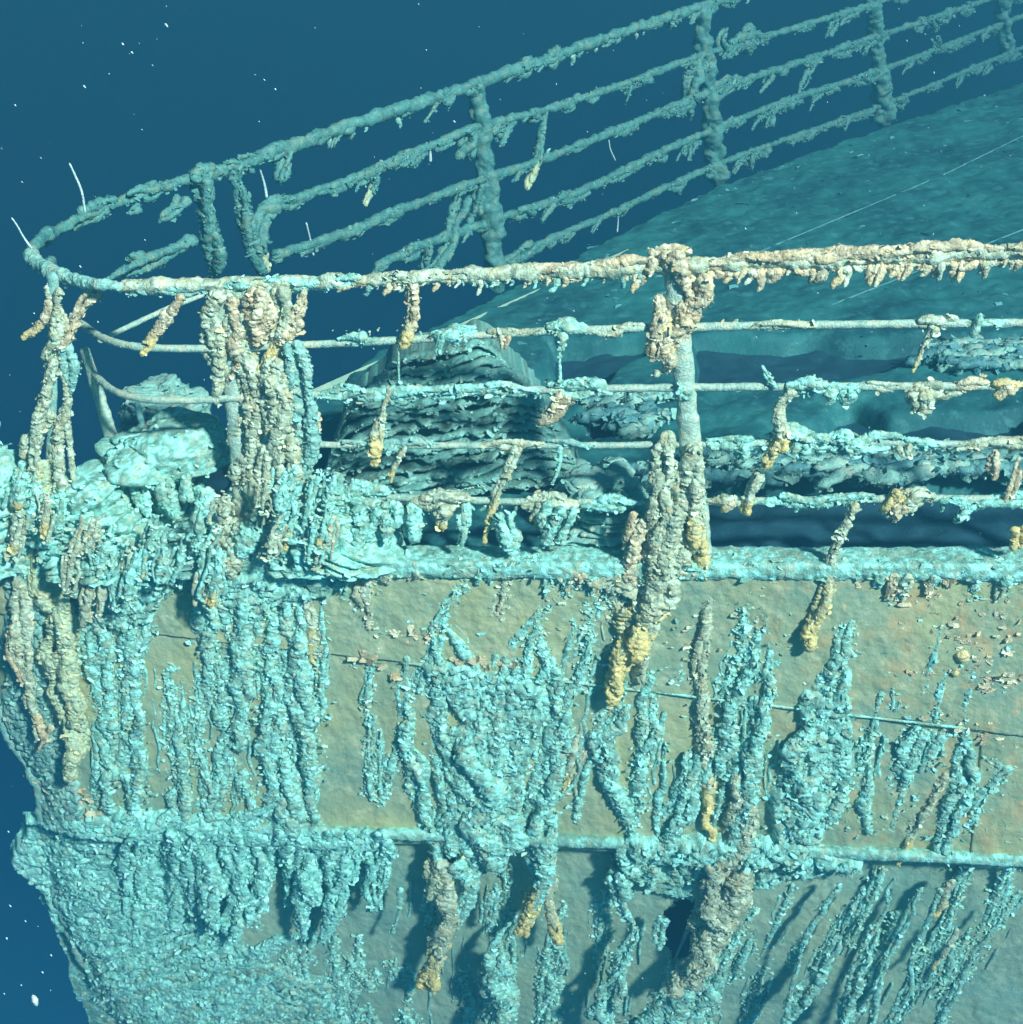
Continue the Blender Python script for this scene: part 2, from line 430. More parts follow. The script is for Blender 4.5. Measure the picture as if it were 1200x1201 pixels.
# in-polygon crusted patch over a surface given by a function (a, b) -> point, normal
def poly_mask(X, Y, poly):
    poly = np.asarray(poly, float); n = len(poly)
    inside = np.zeros(X.shape, bool); dmin = np.full(X.shape, 1e9)
    for i in range(n):
        x1, y1 = poly[i]; x2, y2 = poly[(i+1) % n]
        c = ((y1 > Y) != (y2 > Y)) & (X < (x2-x1)*(Y-y1)/(y2-y1+1e-12) + x1)
        inside ^= c
        t = np.clip(((X-x1)*(x2-x1)+(Y-y1)*(y2-y1))/((x2-x1)**2+(y2-y1)**2+1e-12), 0, 1)
        dmin = np.minimum(dmin, np.hypot(X-(x1+t*(x2-x1)), Y-(y1+t*(y2-y1))))
    return inside, np.where(inside, dmin, -dmin)
def grid_petals(P, mask, density, size, tone, seed, flip=False):
    gu = np.gradient(P, axis=1); gv = np.gradient(P, axis=0); N = np.cross(gu, gv)
    N /= np.linalg.norm(N, axis=2)[..., None] + 1e-12
    if flip: N = -N
    V = P[mask]; N = N[mask]
    area = (np.linalg.norm(gu, axis=2)*np.linalg.norm(gv, axis=2))[mask].sum()
    return petals(V, N, int(area/(size*size)*density), size, tone, seed)
def grid_mesh(name, P, keep, mat, col=None, parent=None, thick=0.0, smooth=True, **props):
    """P: (n,m,3) grid, keep: (n-1,m-1) faces kept"""
    n, mm = P.shape[:2]
    idx = np.arange(n*mm).reshape(n, mm)
    q = np.stack([idx[:-1, :-1], idx[:-1, 1:], idx[1:, 1:], idx[1:, :-1]], -1)[keep]
    used = np.zeros(n*mm, bool); used[q.ravel()] = True
    re = np.cumsum(used) - 1
    V = P.reshape(-1, 3)[used]; q = re[q]
    c = None if col is None else col.reshape(-1, 3)[used]
    o = link(name, mesh_from(name, V, [q], mat, c, smooth), parent, **props)
    if thick:
        md = o.modifiers.new('thickness', 'SOLIDIFY'); md.thickness = thick; md.offset = 0
    return o
def hull_patch(name, poly, parent, tone='c', step=0.0065, h=0.03, ridge=0.028, dirn=(1, 0.35), scale=0.022, seed=0, edge=0.03, shell=0.0, sper=0.05, pden=0.10, sag=0.45):
    pts = np.array([on_hull(*p) for p in poly])[:, [0, 2]]
    x0, z0 = pts.min(0); x1, z1 = pts.max(0)
    X, Z = np.meshgrid(np.arange(x0, x1, step), np.arange(z0, z1, step))
    ins, d = poly_mask(X, Z, pts)
    n0 = noise(np.stack([X/0.09, Z/0.14, X*0+seed], -1), seed)
    d = d + 0.022*n0 + 0.01*noise(np.stack([X/0.03, Z/0.03, X*0+seed], -1), seed+1)
    m_ = np.clip(d/edge, 0, 1); m_ = m_*m_*(3-2*m_)
    u = X*dirn[0] + Z*dirn[1]; v = -X*dirn[1] + Z*dirn[0]
    q = np.stack([u/(scale*2.4), v/scale, X*0], -1)
    wv = np.stack([X/0.07, Z/0.07, X*0+3], -1)
    q = q + 0.8*np.stack([noise(wv, seed+2), noise(wv, seed+3), X*0], -1)
    hh = h*(0.6+0.9*(0.5+0.5*noise(np.stack([X/0.12, Z/0.2, X*0], -1), seed+9))) + ridge*1.3*(billow(q, seed+4) - 0.3) + (0.005 if shell else 0.012)*(billow(np.stack([X/0.018, Z/0.014, X*0], -1), seed+5) - 0.5)
    if shell:
        ph = v/sper + 0.8*noise(np.stack([X/0.25, Z/0.25, X*0+5], -1), seed+12) + 0.22*noise(np.stack([X/0.04, Z/0.04, X*0+6], -1), seed+13)
        fr = 1 - (ph - np.floor(ph))
        k_ = np.floor(ph); hh = hh*0.6 + shell*(0.6 + 0.6*noise(np.stack([X/0.1, k_*1.7, X*0], -1), seed+14))*fr**0.8
    out = m_*hh - (1-m_)*0.012
    P = hull_pt(X, Z)
    P[..., 1] -= out; P[..., 2] -= sag*out*billow(q, seed+4)*m_
    kv = d > -0.008
    keep = kv[:-1, :-1] & kv[1:, 1:] & kv[:-1, 1:] & kv[1:, :-1]
    col = colour(P.reshape(-1, 3), tone, None, None, seed)
    gN = np.cross(P[5, 6]-P[5, 5], P[6, 5]-P[5, 5]); pt = grid_petals(P, d > 0.004, pden, 0.0125, tone, seed+77, flip=bool(gN@nn < 0))
    N_ = np.cross(P[1:2, 2] - P[1:2, 1], P[2:3, 1] - P[1:2, 1])
    o_ = grid_mesh(name, P, keep, MCR, col, parent, kind='stuff')
    joined('flake_cover', [pt], o_, kind='stuff')
    return o_

# ================================================================= THE SHIP
hull = thing('ship_hull', 'rusticle covered steel hull side of the sunken bow, ending in the stem at lower left', 'ship', tuple(nA))
def seam_z(x):                                     # lap between first and second strake
    a, b = on_hull(480, 772), on_hull(1200, 856)
    return a[2] + (x - a[0])*(b[2]-a[2])/(b[0]-a[0])
def ledge_z(x):
    a, b = on_hull(450, 972), on_hull(1200, 1003)
    return a[2] + (x - a[0])*(b[2]-a[2])/(b[0]-a[0])
LEDGE_Z = float(ledge_z(0.3))
def plate(x0, x1, ztop, zbot, out, mat, holes=(), step=0.009):
    """a hull plate following the side, from x0 (None: the stem) to x1"""
    nz = int(170 if zbot(0.5) < -2 else 80); nx = int((x1 - (x0 if x0 is not None else -2.3))/step)
    tz = np.linspace(0, 1, nz); tx = np.linspace(0, 1, nx)
    TX, TZ = np.meshgrid(tx, tz)
    X = (x0 if x0 is not None else -2.3) + TX*(x1 - (x0 if x0 is not None else -2.3))
    for k in range(3):
        Zt, Zb = ztop(X), zbot(X); Z = Zt + (Zb - Zt)*TZ
        if x0 is None: xs = stem_x(Z); X = xs + TX*(x1 - xs)
    P = hull_pt(X, Z, out)
    dn = 0.010*noise(np.stack([X/0.35, X*0, Z/0.35], -1), 3) + 0.003*noise(np.stack([X/0.07, X*0, Z/0.09], -1), 4) + 0.0018*fbm(np.stack([X/0.02, X*0, Z/0.025], -1), 5, 2)
    dn = dn - 0.005*np.clip(noise(np.stack([X/0.10, X*0+4, Z/0.22], -1), 14)-0.15, 0, 1) - 0.004*np.clip(noise(np.stack([X/0.013, X*0+4, Z/0.02], -1), 15)-0.35, 0, 1)
    P[..., 1] += dn
    keep = np.ones((nz-1, nx-1), bool)
    for h in holes:
        hp = np.array([on_hull(*p) for p in h])[:, [0, 2]]
        ins, d = poly_mask(X, Z, hp)
        d = d + 0.012*noise(np.stack([X/0.025, Z/0.025, X*0], -1), 8)
        keep &= ~((d[:-1, :-1] > 0) & (d[1:, 1:] > 0))
    return grid_mesh('hull_plate', P, keep, mat, None, hull, thick=0.006)
zero = lambda x: 0*x - 0.004
XJ1, XJ2, XJ3 = on_hull(470, 800)[0], on_hull(1150, 900)[0], on_hull(930, 760)[0]
seamf = lambda x: seam_z(x) - 0.014; seamf2 = lambda x: seam_z(x) + 0.004
ledgef = lambda x: ledge_z(x); belowf = lambda x: 0*x - 2.9
XE = 4.2
MPL2 = MPL
plate(None, XE, zero, seamf, 0.011, MPL)
plate(None, XJ2+.03, seamf2, ledgef, 0.001, MPL)
plate(XJ2-.01, XE, seamf2, ledgef, 0.004, MPL)
plate(None, XE, ledgef, belowf, 0.0, MPD, holes=[[(778, 1065), (800, 1048), (832, 1055), (838, 1090), (822, 1118), (790, 1128), (776, 1100)]])
# added sheet behind the rust hole, the dark inside put into its colour
MIN = plate_mat('hole_shade', (0.07, 0.22, 0.34), (0.05, 0.18, 0.28), (0.10, 0.26, 0.36))
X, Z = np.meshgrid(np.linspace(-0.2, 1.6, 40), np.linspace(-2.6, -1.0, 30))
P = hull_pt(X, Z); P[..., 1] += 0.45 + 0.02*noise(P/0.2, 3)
grid_mesh('hole_shade_sheet', P, np.ones((29, 39), bool), MIN, None, hull, thick=0.006)
# lap edges: pale added bead, a painted highlight along the plate lap
xs = np.linspace(XJ1+0.01, XE, 60)
tube('seam_highlight', hull_pt(xs, seam_z(xs)-0.014, 0.013), 0.0050, hull, kind='crust', tone='c', sg=8, ds=0.008, amp=0.6)
# ledge moulding: half round rubbing bar with a flat underside
xs = np.linspace(STEM_X.min()+0.35, XE, 80)
LP = np.stack([xs, hull_pt(xs, ledge_z(xs)+0.02)[:, 1]+0.01, ledge_z(xs)], 1)
def beam(name, path, prof, parent, tone, ds=0.008, amp=0.004, seed=0):
    P, s, _ = resample(path, ds); T = np.gradient(P, axis=0); T /= np.linalg.norm(T, axis=1)[:, None]
    up = np.array([0, 0, 1.0]); Nn = np.cross(T, up); Nn /= np.linalg.norm(Nn, axis=1)[:, None]
    prof = np.array(prof, float)
    pr_ = []
    for i in range(len(prof)):
        a, b = prof[i], prof[(i+1) % len(prof)]; k = max(1, int(np.linalg.norm(b-a)/0.008))
        for t in range(k): pr_.append(a + (b-a)*t/k)
    prof = np.array(pr_); S = len(prof)
    V = P[:, None, :] + Nn[:, None, :]*prof[None, :, 0, None] + up*prof[None, :, 1, None]
    V = V.reshape(-1, 3)
    c = prof.mean(0)
    od = (prof - c); od /= np.linalg.norm(od, axis=1)[:, None]
    O = (Nn[:, None, :]*od[None, :, 0, None] + up*od[None, :, 1, None]).reshape(-1, 3)
    V = V + O*(amp*(1.2*noise(V/0.05, seed) + ridged(V/0.02, seed+1)))[:, None]
    i = np.arange(len(P)-1)[:, None]*S; j = np.arange(S)[None]; j2 = (j+1) % S
    Fq = np.stack([i+j, i+S+j, i+S+j2, i+j2], -1).reshape(-1, 4)
    return link(name, mesh_from(name, V, [Fq], MCR, colour(V, tone, None, None, seed)), parent)
beam('rubbing_bar', LP, [(0.0, 0.012), (0.035, 0.014), (0.045, 0.004), (0.045, -0.018), (0.036, -0.03), (0, -0.03)], hull, 'c', seed=4)
# gunwale: deck edge angle bar
GP = np.array([nA + nd*(-0.4), nA + nd*1.0, nA + nd*2.0, nB + nd*3.0])
beam('gunwale', GP, [(-0.07, 0.03), (0.055, 0.03), (0.062, 0.022), (0.062, -0.012), (0.05, -0.035), (0.03, -0.04), (-0.07, -0.04)], hull, 'c', amp=0.006, seed=14)
gps = []
for k in range(int(2600)):
    t = random.random(); p = nA + nd*(t*4.1 - 0.4) + np.array([0, 0, random.choice((0.03, 0.03, 0.01, -0.02))]) + nn*random.uniform(0.0, 0.062)
    gps.append(p)
gps = np.array(gps); gN = np.tile(nn*0.8 + np.array([0, 0, 0.5]), (len(gps), 1)); dens = noise(gps/0.16, 71) > -0.25
joined('flake_cover', [petals(gps[dens], gN[dens], 900, 0.014, 'c', 72)], hull, kind='stuff')
# stem bar
zs = -np.linspace(0.02, 2.6, 40)
SP = hull_pt(stem_x(zs)+0.004, zs); SP[:, 1] -= 0.02
tube('stem_bar', SP, 0.022, hull, kind='crust', tone='g', sg=12, ds=0.012)
# starboard side of the prow behind the stem, mostly out of sight
X = np.linspace(0, 1, 30)[None, :]*np.ones((40, 1)); Zg = -np.linspace(0, 2.9, 40)[:, None]*np.ones((1, 30))
P = hull_pt(stem_x(Zg), Zg); P = P + np.stack([X*3.0, X*3.3, X*0], -1)*1.0
P[..., 0] += 0.0; P[..., 1] += 0.02
grid_mesh('hull_plate', P, np.ones((39, 29), bool), MPD, None, hull, thick=0.006)

# ---- rusticles on the hull, traced
HR = [
 ([(100,676),(98,730),(103,782)],(18,24,12),'c'), ([(125,672),(120,740),(118,820),(125,880),(120,955)],26,'c'),
 ([(150,672),(150,760),(150,830),(155,900),(150,955)],(24,34),'c'), ([(172,676),(166,740),(165,808)],(22,22,14),'c'),
 ([(198,780),(205,850),(208,910),(212,962)],(6,16,30),'c'), ([(235,790),(232,870),(242,920),(238,965)],(4,12,26),'c'),
 ([(240,665),(243,720),(250,790),(262,850)],(30,30,16),'c'), ([(272,660),(277,740),(277,800),(266,882)],(40,42,30),'c'),
 ([(262,870),(258,965)],(18,22),'c'), ([(286,900),(290,965)],(14,20),'c'), ([(312,648),(312,700),(312,760),(320,835)],(34,28,24),'c'),
 ([(338,660),(345,740),(352,800),(357,880),(357,965)],(26,34,32),'c'), ([(325,820),(320,880),(332,930),(340,982)],(22,34,54),'c'),
 ([(363,675),(362,730),(366,778)],(14,18,10),'t','y'), ([(379,690),(378,780),(375,842)],(5,10),'c'),
 ([(428,664),(424,700),(436,738)],(26,20,12),'t','p'), ([(452,662),(449,694)],(12,8),'c'), ([(206,662),(207,690)],(16,8),'p'),
 ([(592,668),(592,700),(582,727)],(12,10,8),'t','p'), ([(545,682),(522,715),(510,750),(512,800),(515,850),(522,905)],(12,24,24),'c'),
 ([(525,735),(545,762),(560,790)],(10,14,10),'c'), ([(480,768),(478,830),(486,900),(500,960),(517,1020)],(14,26,20,18),'c'),
 ([(548,790),(548,850),(556,920),(566,980),(572,1022)],(24,54,60,40),'c'), ([(522,890),(532,960),(546,1010)],(20,34,40),'c'),
 ([(585,765),(577,850),(582,930),(590,1000)],(16,28,36,46),'c'), ([(640,715),(612,758),(605,800),(608,850),(603,920),(600,965)],(10,26,22,16),'c'),
 ([(630,730),(645,790),(657,860),(646,905),(628,935)],(10,24,26,30),'c'), ([(693,740),(676,800),(662,850),(650,905),(640,955)],(10,18,22,22),'c'),
 ([(700,700),(690,735)],(8,4),'c'), ([(677,860),(670,895),(663,932)],(8,13,8),'t','y'),
 ([(628,930),(640,965),(634,1020),(622,1060),(608,1100)],(30,44,38,26,20),'c','y'), ([(604,930),(600,965),(606,1000)],(12,18,8),'t','y'),
 ([(652,1000),(641,1050),(650,1106)],(14,16,18),'t','y'), ([(512,1005),(521,1060),(512,1120),(498,1168)],(34,32,26,30),'t','y'),
 ([(508,1010),(505,1060)],(20,14),'o'), ([(548,1000),(550,1030),(543,1085)],(30,38,14),'c'), ([(543,975),(546,1000)],(18,22),'y'),
 ([(580,1035),(579,1085)],(8,10),'c'), ([(595,1080),(586,1120),(582,1210)],(10,22,52),'c'), ([(645,1112),(642,1160),(636,1210)],(10,18,16),'c'),
 ([(742,800),(715,852),(704,875),(722,920),(732,970),(740,1030)],(14,28,26,28,26),'c'), ([(768,790),(757,860),(746,905),(742,965)],(16,24,22,18),'c'),
 ([(700,835),(705,870)],(10,20),'c'), ([(732,668),(723,700),(726,752)],(20,18,8),'t','p'),
 ([(835,668),(831,720),(820,790),(825,860),(832,940),(832,1005)],(16,20,22,26,16),'t','y'), ([(866,688),(880,742),(862,800),(850,850),(842,905)],(8,24,28,16),'c'),
 ([(898,718),(897,790),(887,850),(872,910),(866,960),(856,1030)],(8,34,40,42),'c'), ([(870,905),(862,970),(852,1040),(835,1095),(812,1130),(790,1172)],(24,44,52,46,36,26),'t'),
 ([(998,716),(984,760),(962,800),(952,838)],(8,26,22,14),'c'), ([(985,725),(982,780),(975,840)],(8,22,24),'c'),
 ([(963,828),(950,880),(932,930),(915,985)],(22,44,56,44),'c'), ([(984,840),(976,900),(962,965)],(22,38,34),'c'), ([(870,935),(868,990)],(16,40),'c'),
 ([(1052,785),(1045,835)],(8,4),'c'), ([(1022,860),(1012,930),(1016,982)],(10,20,18),'c'), ([(1080,850),(1062,900),(1046,925)],(16,24,12),'c'),
 ([(1125,850),(1131,900),(1112,962),(1100,1015)],(14,28,26,22),'c'), ([(1178,893),(1152,930),(1122,985)],(20,18,12),'c'),
 ([(1098,858),(1090,890)],(14,8),'c'), ([(1112,905),(1076,960),(1048,1018)],(16,16,8),'t','y'), ([(779,870),(775,930),(770,990)],(4,10,8),'c'),
 ([(812,880),(800,950),(790,1005)],(16,34,40),'c'), ([(1165,890),(1150,985)],(4,3),'c'),
 ([(300,985),(300,1090)],(26,22),'c'), ([(272,985),(274,1040),(272,1105)],(26,30,20),'c'), ([(245,985),(246,1100)],(26,22),'c'),
 ([(360,985),(362,1040),(350,1100)],(28,28,20),'c'), ([(395,982),(394,1050),(378,1108)],(24,26,18),'c'), ([(415,985),(416,1036)],(18,10),'c'),
 ([(437,985),(435,1062)],(18,8),'c'), ([(720,1020),(738,1085)],(26,16),'c'), ([(760,1000),(760,1045)],(30,20),'c'),
 ([(985,1035),(948,1100),(926,1172),(920,1210)],(10,8,12),'c'), ([(1012,1040),(986,1090),(955,1150),(925,1210)],(14,12,26,30),'c'),
 ([(1050,1030),(1022,1100),(1000,1150),(985,1215)],(18,16,28,36),'c'), ([(1080,1040),(1047,1110),(1030,1160),(1018,1210)],(12,10,10,16),'c'),
 ([(1105,1040),(1070,1130),(1062,1160),(1036,1210)],(12,10,12,20),'c'), ([(1122,1088),(1109,1115),(1096,1138)],(8,10,8),'t','y'),
 ([(1178,1065),(1142,1120),(1112,1180),(1100,1215)],(8,10,10),'c'), ([(1160,1090),(1130,1150)],(6,4),'c'), ([(1115,1030),(1105,1060),(1090,1078)],(22,22,14),'t','y'),
 ([(745,1085),(725,1140),(705,1210)],(10,18,34),'c'), ([(800,1140),(785,1165),(775,1210)],(26,44,60),'c'), ([(778,1075),(768,1115)],(14,10),'c'),
 ([(822,1150),(820,1210)],(30,40),'c'), ([(470,1040),(462,1100)],(6,4),'c'), ([(480,1180),(485,1215)],(14,24),'c'), ([(550,1130),(545,1210)],(8,18),'c'),
 ([(118,672),(113,700)],(20,10),'c'), ([(182,672),(184,720)],(14,8),'c'), ([(76,690),(90,760)],(10,8),'c'), ([(405,668),(404,700)],(12,6),'c'),
 ([(658,672),(656,700)],(12,6),'c'), ([(688,664),(690,712)],(20,8),'c'), ([(708,664),(712,706)],(22,8),'c'), ([(672,664),(670,690)],(18,8),'c'),
 ([(1048,674),(1046,706)],(16,8),'c'), ([(1060,668),(1040,680)],(18,10),'c'), ([(1150,672),(1148,696)],(20,10),'c'), ([(1098,672),(1096,690)],(14,8),'c'), ([(1180,668),(1180,692)],(22,10),'c'),
 ([(880,668),(884,690)],(12,6),'c'), ([(900,672),(904,694)],(16,8),'t'), ([(1010,672),(1012,690)],(14,8),'p'),
]
for it in HR:
    pts, w, tone = it[0], it[1], it[2]; tp = it[3] if len(it) > 3 else None
    if pts[0][0] > 900 and pts[0][1] > 1020: w = tuple(np.atleast_1d(w)*0.62)
    if tone == 'c' and pts[0][1] > 940 and pts[0][0] < 470: tone = 'k'
    low = pts[0][1] > 1025 and pts[0][0] > 440
    off = 0.008
    if pts[0][1] < 980 and pts[-1][1] > 985 or (960 < pts[0][1] < 1090):
        surf = lambda x, y, o_: on_hull(x, min(y, 965), o_) if False else near_plane_hang(x, y, o_)
    else: surf = on_hull
    def near_plane_hang(x, y, o_):
        # hangs free below the ledge, gradually easing inboard
        d = ray(x, y); t = 5.0
        for k in range(20):
            p = Ov + d*t; z = p[2]
            w_ = -z; rec = 0.07*np.clip(w_, 0, None) + 0.03*np.clip(w_ + LEDGE_Z, 0, 1)
            yh = nA[1] + (p[0]-nA[0])*nd[1]/nd[0] + rec - 0.03 - o_
            t += (yh - p[1])/d[1]*0.8
        return Ov + d*t
    px_tube('rusticle', surf, pts, w, hull, off=off, tone=tone, tip=tp, tipfrac=0.35, wob=0.012, spatter=(1.0 if surf is on_hull else 0.0), ratio=0.62)

rge = random.Random(21)
for k in range(120):                       # short growths under the deck edge
    x = rge.uniform(0, 1230); dens = 1.0 if (60 < x < 400 or 640 < x < 780 or x > 1030) else 0.55
    if rge.random() > dens: continue
    L = rge.uniform(12, 40)*dens; w_ = rge.uniform(8, 20)
    px_tube('rusticle', on_hull, [(x, 664+x*.004), (x-L*.1, 664+L*.6), (x-L*.22, 666+L)], (w_, w_*.8, w_*.4), hull, off=0.02, tone=rge.choice('cccctp'))
for k in range(46):                        # thin ones between the traced ones
    x = rge.uniform(90, 1190); y = rge.uniform(690, 900); L = rge.uniform(30, 110); w_ = rge.uniform(4, 11)
    sl = 0.0 if x < 450 else -0.25
    px_tube('rusticle', on_hull, [(x, y), (x+sl*L*.5+rge.uniform(-5, 5), y+L*.5), (x+sl*L, y+L)], (w_*.4, w_, w_*.8), hull, off=0.004, tone='c', spatter=1.2)
def outline_x(y): return float(np.interp(y, [930, 1000, 1060, 1120, 1200], [42, 50, 64, 88, 134]))
y = 985
while y < 1215:                            # long folds lying aslant across the foot of the stem
    x0_ = outline_x(y) + rge.uniform(-6, 14); n_ = 0
    while x0_ < 250:
        L = rge.uniform(50, 120); w_ = rge.uniform(12, 24); dy = L*rge.uniform(0.30, 0.42)
        px_tube('rusticle', on_hull, [(x0_, y), (x0_+L*.35, y-dy*.25), (x0_+L*.7, y-dy*.7), (x0_+L, y-dy)], (w_*.5, w_, w_*.9, w_*.4), hull, off=0.022, tone='k', ratio=0.8, wob=0.01)
        x0_ += L*rge.uniform(.7, 1.0)
    y += rge.uniform(14, 20)
for k in range(34):                        # curtain of drips hanging from the bar near the stem
    x = rge.uniform(120, 460); L = rge.uniform(35, 130)*(1.0 if x < 330 else 0.7); w_ = rge.uniform(9, 22)
    px_tube('rusticle', on_hull, [(x, 975), (x-2, 980+L*.5), (x-L*.06, 982+L)], (w_, w_, w_*.5), hull, off=rge.uniform(.02, .06), tone='k', wob=0.008)
for k in range(30):
    x = rge.uniform(280, 480); y = rge.uniform(1060, 1190); L = rge.uniform(20, 60); w_ = rge.uniform(6, 16)
    px_tube('rusticle', on_hull, [(x, y), (x+rge.uniform(-8, 8), y+L*.5), (x+rge.uniform(-10, 10), y+L)], (w_*.6, w_, w_*.5), hull, off=0.008, tone='c', spatter=1.5)
for k in range(46):                        # thin drips on the lower plating
    x = rge.uniform(420, 1200); y = rge.uniform(1000, 1130); L = rge.uniform(40, 130); w_ = rge.uniform(5, 12); sl = -0.1 if x < 850 else -0.45
    px_tube('rusticle', on_hull, [(x, y), (x+sl*L*.5+rge.uniform(-6, 6), y+L*.5), (x+sl*L, y+L)], (w_*.6, w_, w_*.4), hull, off=0.01, tone='c', spatter=1.0)
# crusted sheets
hull_patch('encrustation', [(10,1010),(28,955),(75,955),(150,945),(230,945),(320,968),(400,972),(452,968),(450,992),(400,1000),(330,1002),(318,1030),(250,1040),(210,1080),(160,1110),(110,1120),(62,1085),(45,1040)], hull, 'k', h=0.02, ridge=0.022, dirn=(0.93, 0.36), scale=0.026, seed=21, pden=0.04, sag=0.2)
hull_patch('encrustation', [(60,1080),(150,1090),(250,1050),(330,1110),(420,1140),(480,1300),(130,1300),(90,1160)], hull, 'c', h=0.010, ridge=0.018, dirn=(0.93, 0.36), scale=0.024, seed=31, pden=0.05, edge=0.2, sag=0.2)
hull_patch('encrustation', [(50,655),(200,655),(400,655),(430,668),(390,690),(300,720),(230,690),(200,676),(180,730),(120,735),(90,700)], hull, 'c', h=0.022, ridge=0.024, seed=41)
hull_patch('encrustation', [(640,662),(740,660),(765,700),(770,800),(735,800),(735,700),(700,690),(650,680)], hull, 't', h=0.02, ridge=0.022, seed=51)
hull_patch('encrustation', [(490,775),(530,765),(640,790),(645,830),(620,900),(600,1010),(560,1020),(520,970),(540,850)], hull, 'c', h=0.012, ridge=0.02, seed=61)
hull_patch('encrustation', [(730,972),(850,975),(960,985),(1030,1000),(1000,1010),(900,1030),(850,1045),(790,1045),(730,1030)], hull, 'c', h=0.02, ridge=0.028, seed=71)
hull_patch('encrustation', [(940,800),(1000,810),(995,900),(965,985),(900,985),(895,930),(935,880)], hull, 'c', h=0.012, ridge=0.022, seed=81)
hull_patch('encrustation', [(0,655),(50,655),(60,760),(90,900),(100,960),(60,985),(30,900),(0,830)], hull, 'g', h=0.01, ridge=0.016, seed=91)

# ================================================================= THE DECK
fA, fB = on_z(240, 505, 0), on_z(1037, 149, 0)
fd = fB - fA; fd /= np.linalg.norm(fd)
step = 0.016
gx = np.arange(-2.3, 6.6, step); gy = np.arange(3.9, 13.5, step)
GX, GY = np.meshgrid(gx, gy)
nside = (GX - nA[0])*nn[0] + (GY - nA[1])*nn[1]          # <0 inboard
fnn = np.array([fd[1], -fd[0]])                          # right of the far edge = inboard
fside = (GX - fA[0])*fnn[0] + (GY - fA[1])*fnn[1]
GAPS = [  # deck cut away where shade lies, so the dark sheet shows
 [(645,396),(765,398),(722,424),(700,447),(640,447)],
 [(815,394),(1100,390),(1200,386),(1200,398),(1090,415),(990,441),(815,448)],
 [(640,612),(792,612),(792,662),(640,662)],
 [(826,560),(1500,560),(1500,672),(826,672)],
 [(340,330),(515,377),(440,400),(400,450),(330,470),(280,420)],
 [(372,524),(440,530),(650,528),(660,560),(430,575),(372,578)],
 [(688,478),(745,468),(745,500),(700,512)],
 [(60,350),(300,350),(300,420),(262,470),(262,640),(60,640)],
 [(1000,470),(1040,490),(1200,480),(1200,512),(1100,512),(900,512)],
]
FE = [on_z(x, y, 0)[:2] for x, y in ((-120,640),(100,566),(240,503),(400,431),(515,377),(670,300),(840,216),(1037,148),(1300,62))]
FE = [FE[0] + (FE[0]-FE[1])] + FE + [FE[-1] + np.array([1.5, -1.0]), np.array([9.0, 3.0]), np.array([-2.5, 3.0])]
insF, dF = poly_mask(GX, GY, FE)
keepv = (nside < 0.02) & (dF > 0.0) & (GY > 3.9)
gapd = np.full(GX.shape, -9.0)
for g in GAPS:
    w_ = np.array([on_z(x, y, 0)[:2] for x, y in g])
    ins, d = poly_mask(GX, GY, w_); gapd = np.maximum(gapd, d)
gapd = gapd + 0.035*noise(np.stack([GX/0.22, GY/0.22, GX*0], -1), 77)
Zd = 0.012*noise(np.stack([GX/0.5, GY/0.5, GX*0], -1), 5) + 0.012*noise(np.stack([GX/0.12, GY/0.12, GX*0], -1), 15) + 0.006*fbm(np.stack([GX/0.06, GY/0.06, GX*0], -1), 6, 2)
ks = np.clip((gapd + 0.05)/0.09, 0, 1); Zd = Zd - 0.16*ks*ks*(3 - 2*ks)
keepv &= gapd < 0.05
PD = np.stack([GX, GY, Zd-0.01], -1)
keep = keepv[:-1, :-1] & keepv[1:, 1:] & keepv[:-1, 1:] & keepv[1:, :-1]
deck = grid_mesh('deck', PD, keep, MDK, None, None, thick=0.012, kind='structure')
dv = PD[keepv]; dv = dv[noise(dv/0.25, 55) > 0.05]
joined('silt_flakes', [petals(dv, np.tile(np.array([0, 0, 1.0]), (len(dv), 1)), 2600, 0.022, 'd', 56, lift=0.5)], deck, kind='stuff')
# dark sheet under the deck openings, its colour standing in for shade
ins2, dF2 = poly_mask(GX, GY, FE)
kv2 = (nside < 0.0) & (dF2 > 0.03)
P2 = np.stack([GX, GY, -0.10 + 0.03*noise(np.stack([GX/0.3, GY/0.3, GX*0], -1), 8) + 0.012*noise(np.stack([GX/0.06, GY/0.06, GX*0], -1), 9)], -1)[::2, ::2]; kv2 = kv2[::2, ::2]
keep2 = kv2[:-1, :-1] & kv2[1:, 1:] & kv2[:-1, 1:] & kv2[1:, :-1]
MLD = plate_mat('deck_shade', (0.018, 0.070, 0.105), (0.012, 0.052, 0.085), (0.03, 0.10, 0.13))
grid_mesh('deck_shade_sheet', P2, keep2, MLD, None, None, thick=0.012, kind='structure')
# seam strips standing proud of the deck plating
for a, b in (((880, 300), (1100, 208)), ((760, 352), (905, 290)), ((940, 372), (1250, 250)), ((1105, 206), (1260, 130))):
    A_, B_ = on_z(*a, 0), on_z(*b, 0); A_[2] = B_[2] = 0.004
    tube('seam', [A_, (A_+B_)/2, B_], 0.005, deck, kind='bar', tone='d', sg=6, ds=0.03)

# ================================================================= RAILINGS
TOP = 1.1
trace_near = [(1290,288),(1200,293),(1000,303),(900,306),(800,310),(700,315),(600,320),(500,325),(400,329),(300,334),(200,338),(130,334),(85,326),(55,315)]
trace_tip = [(40,304),(37,294),(45,283)]
trace_far = [(70,267),(120,244),(180,221),(240,204),(300,185),(400,150),(480,123),(560,97),(690,51),(820,8),(1018,-52),(1180,-100)]
cn = [on_z(x, y, TOP) for x, y in trace_near]; ctp = [on_z(x, y, TOP) for x, y in trace_tip]; cf = [on_z(x, y, TOP) for x, y in trace_far]
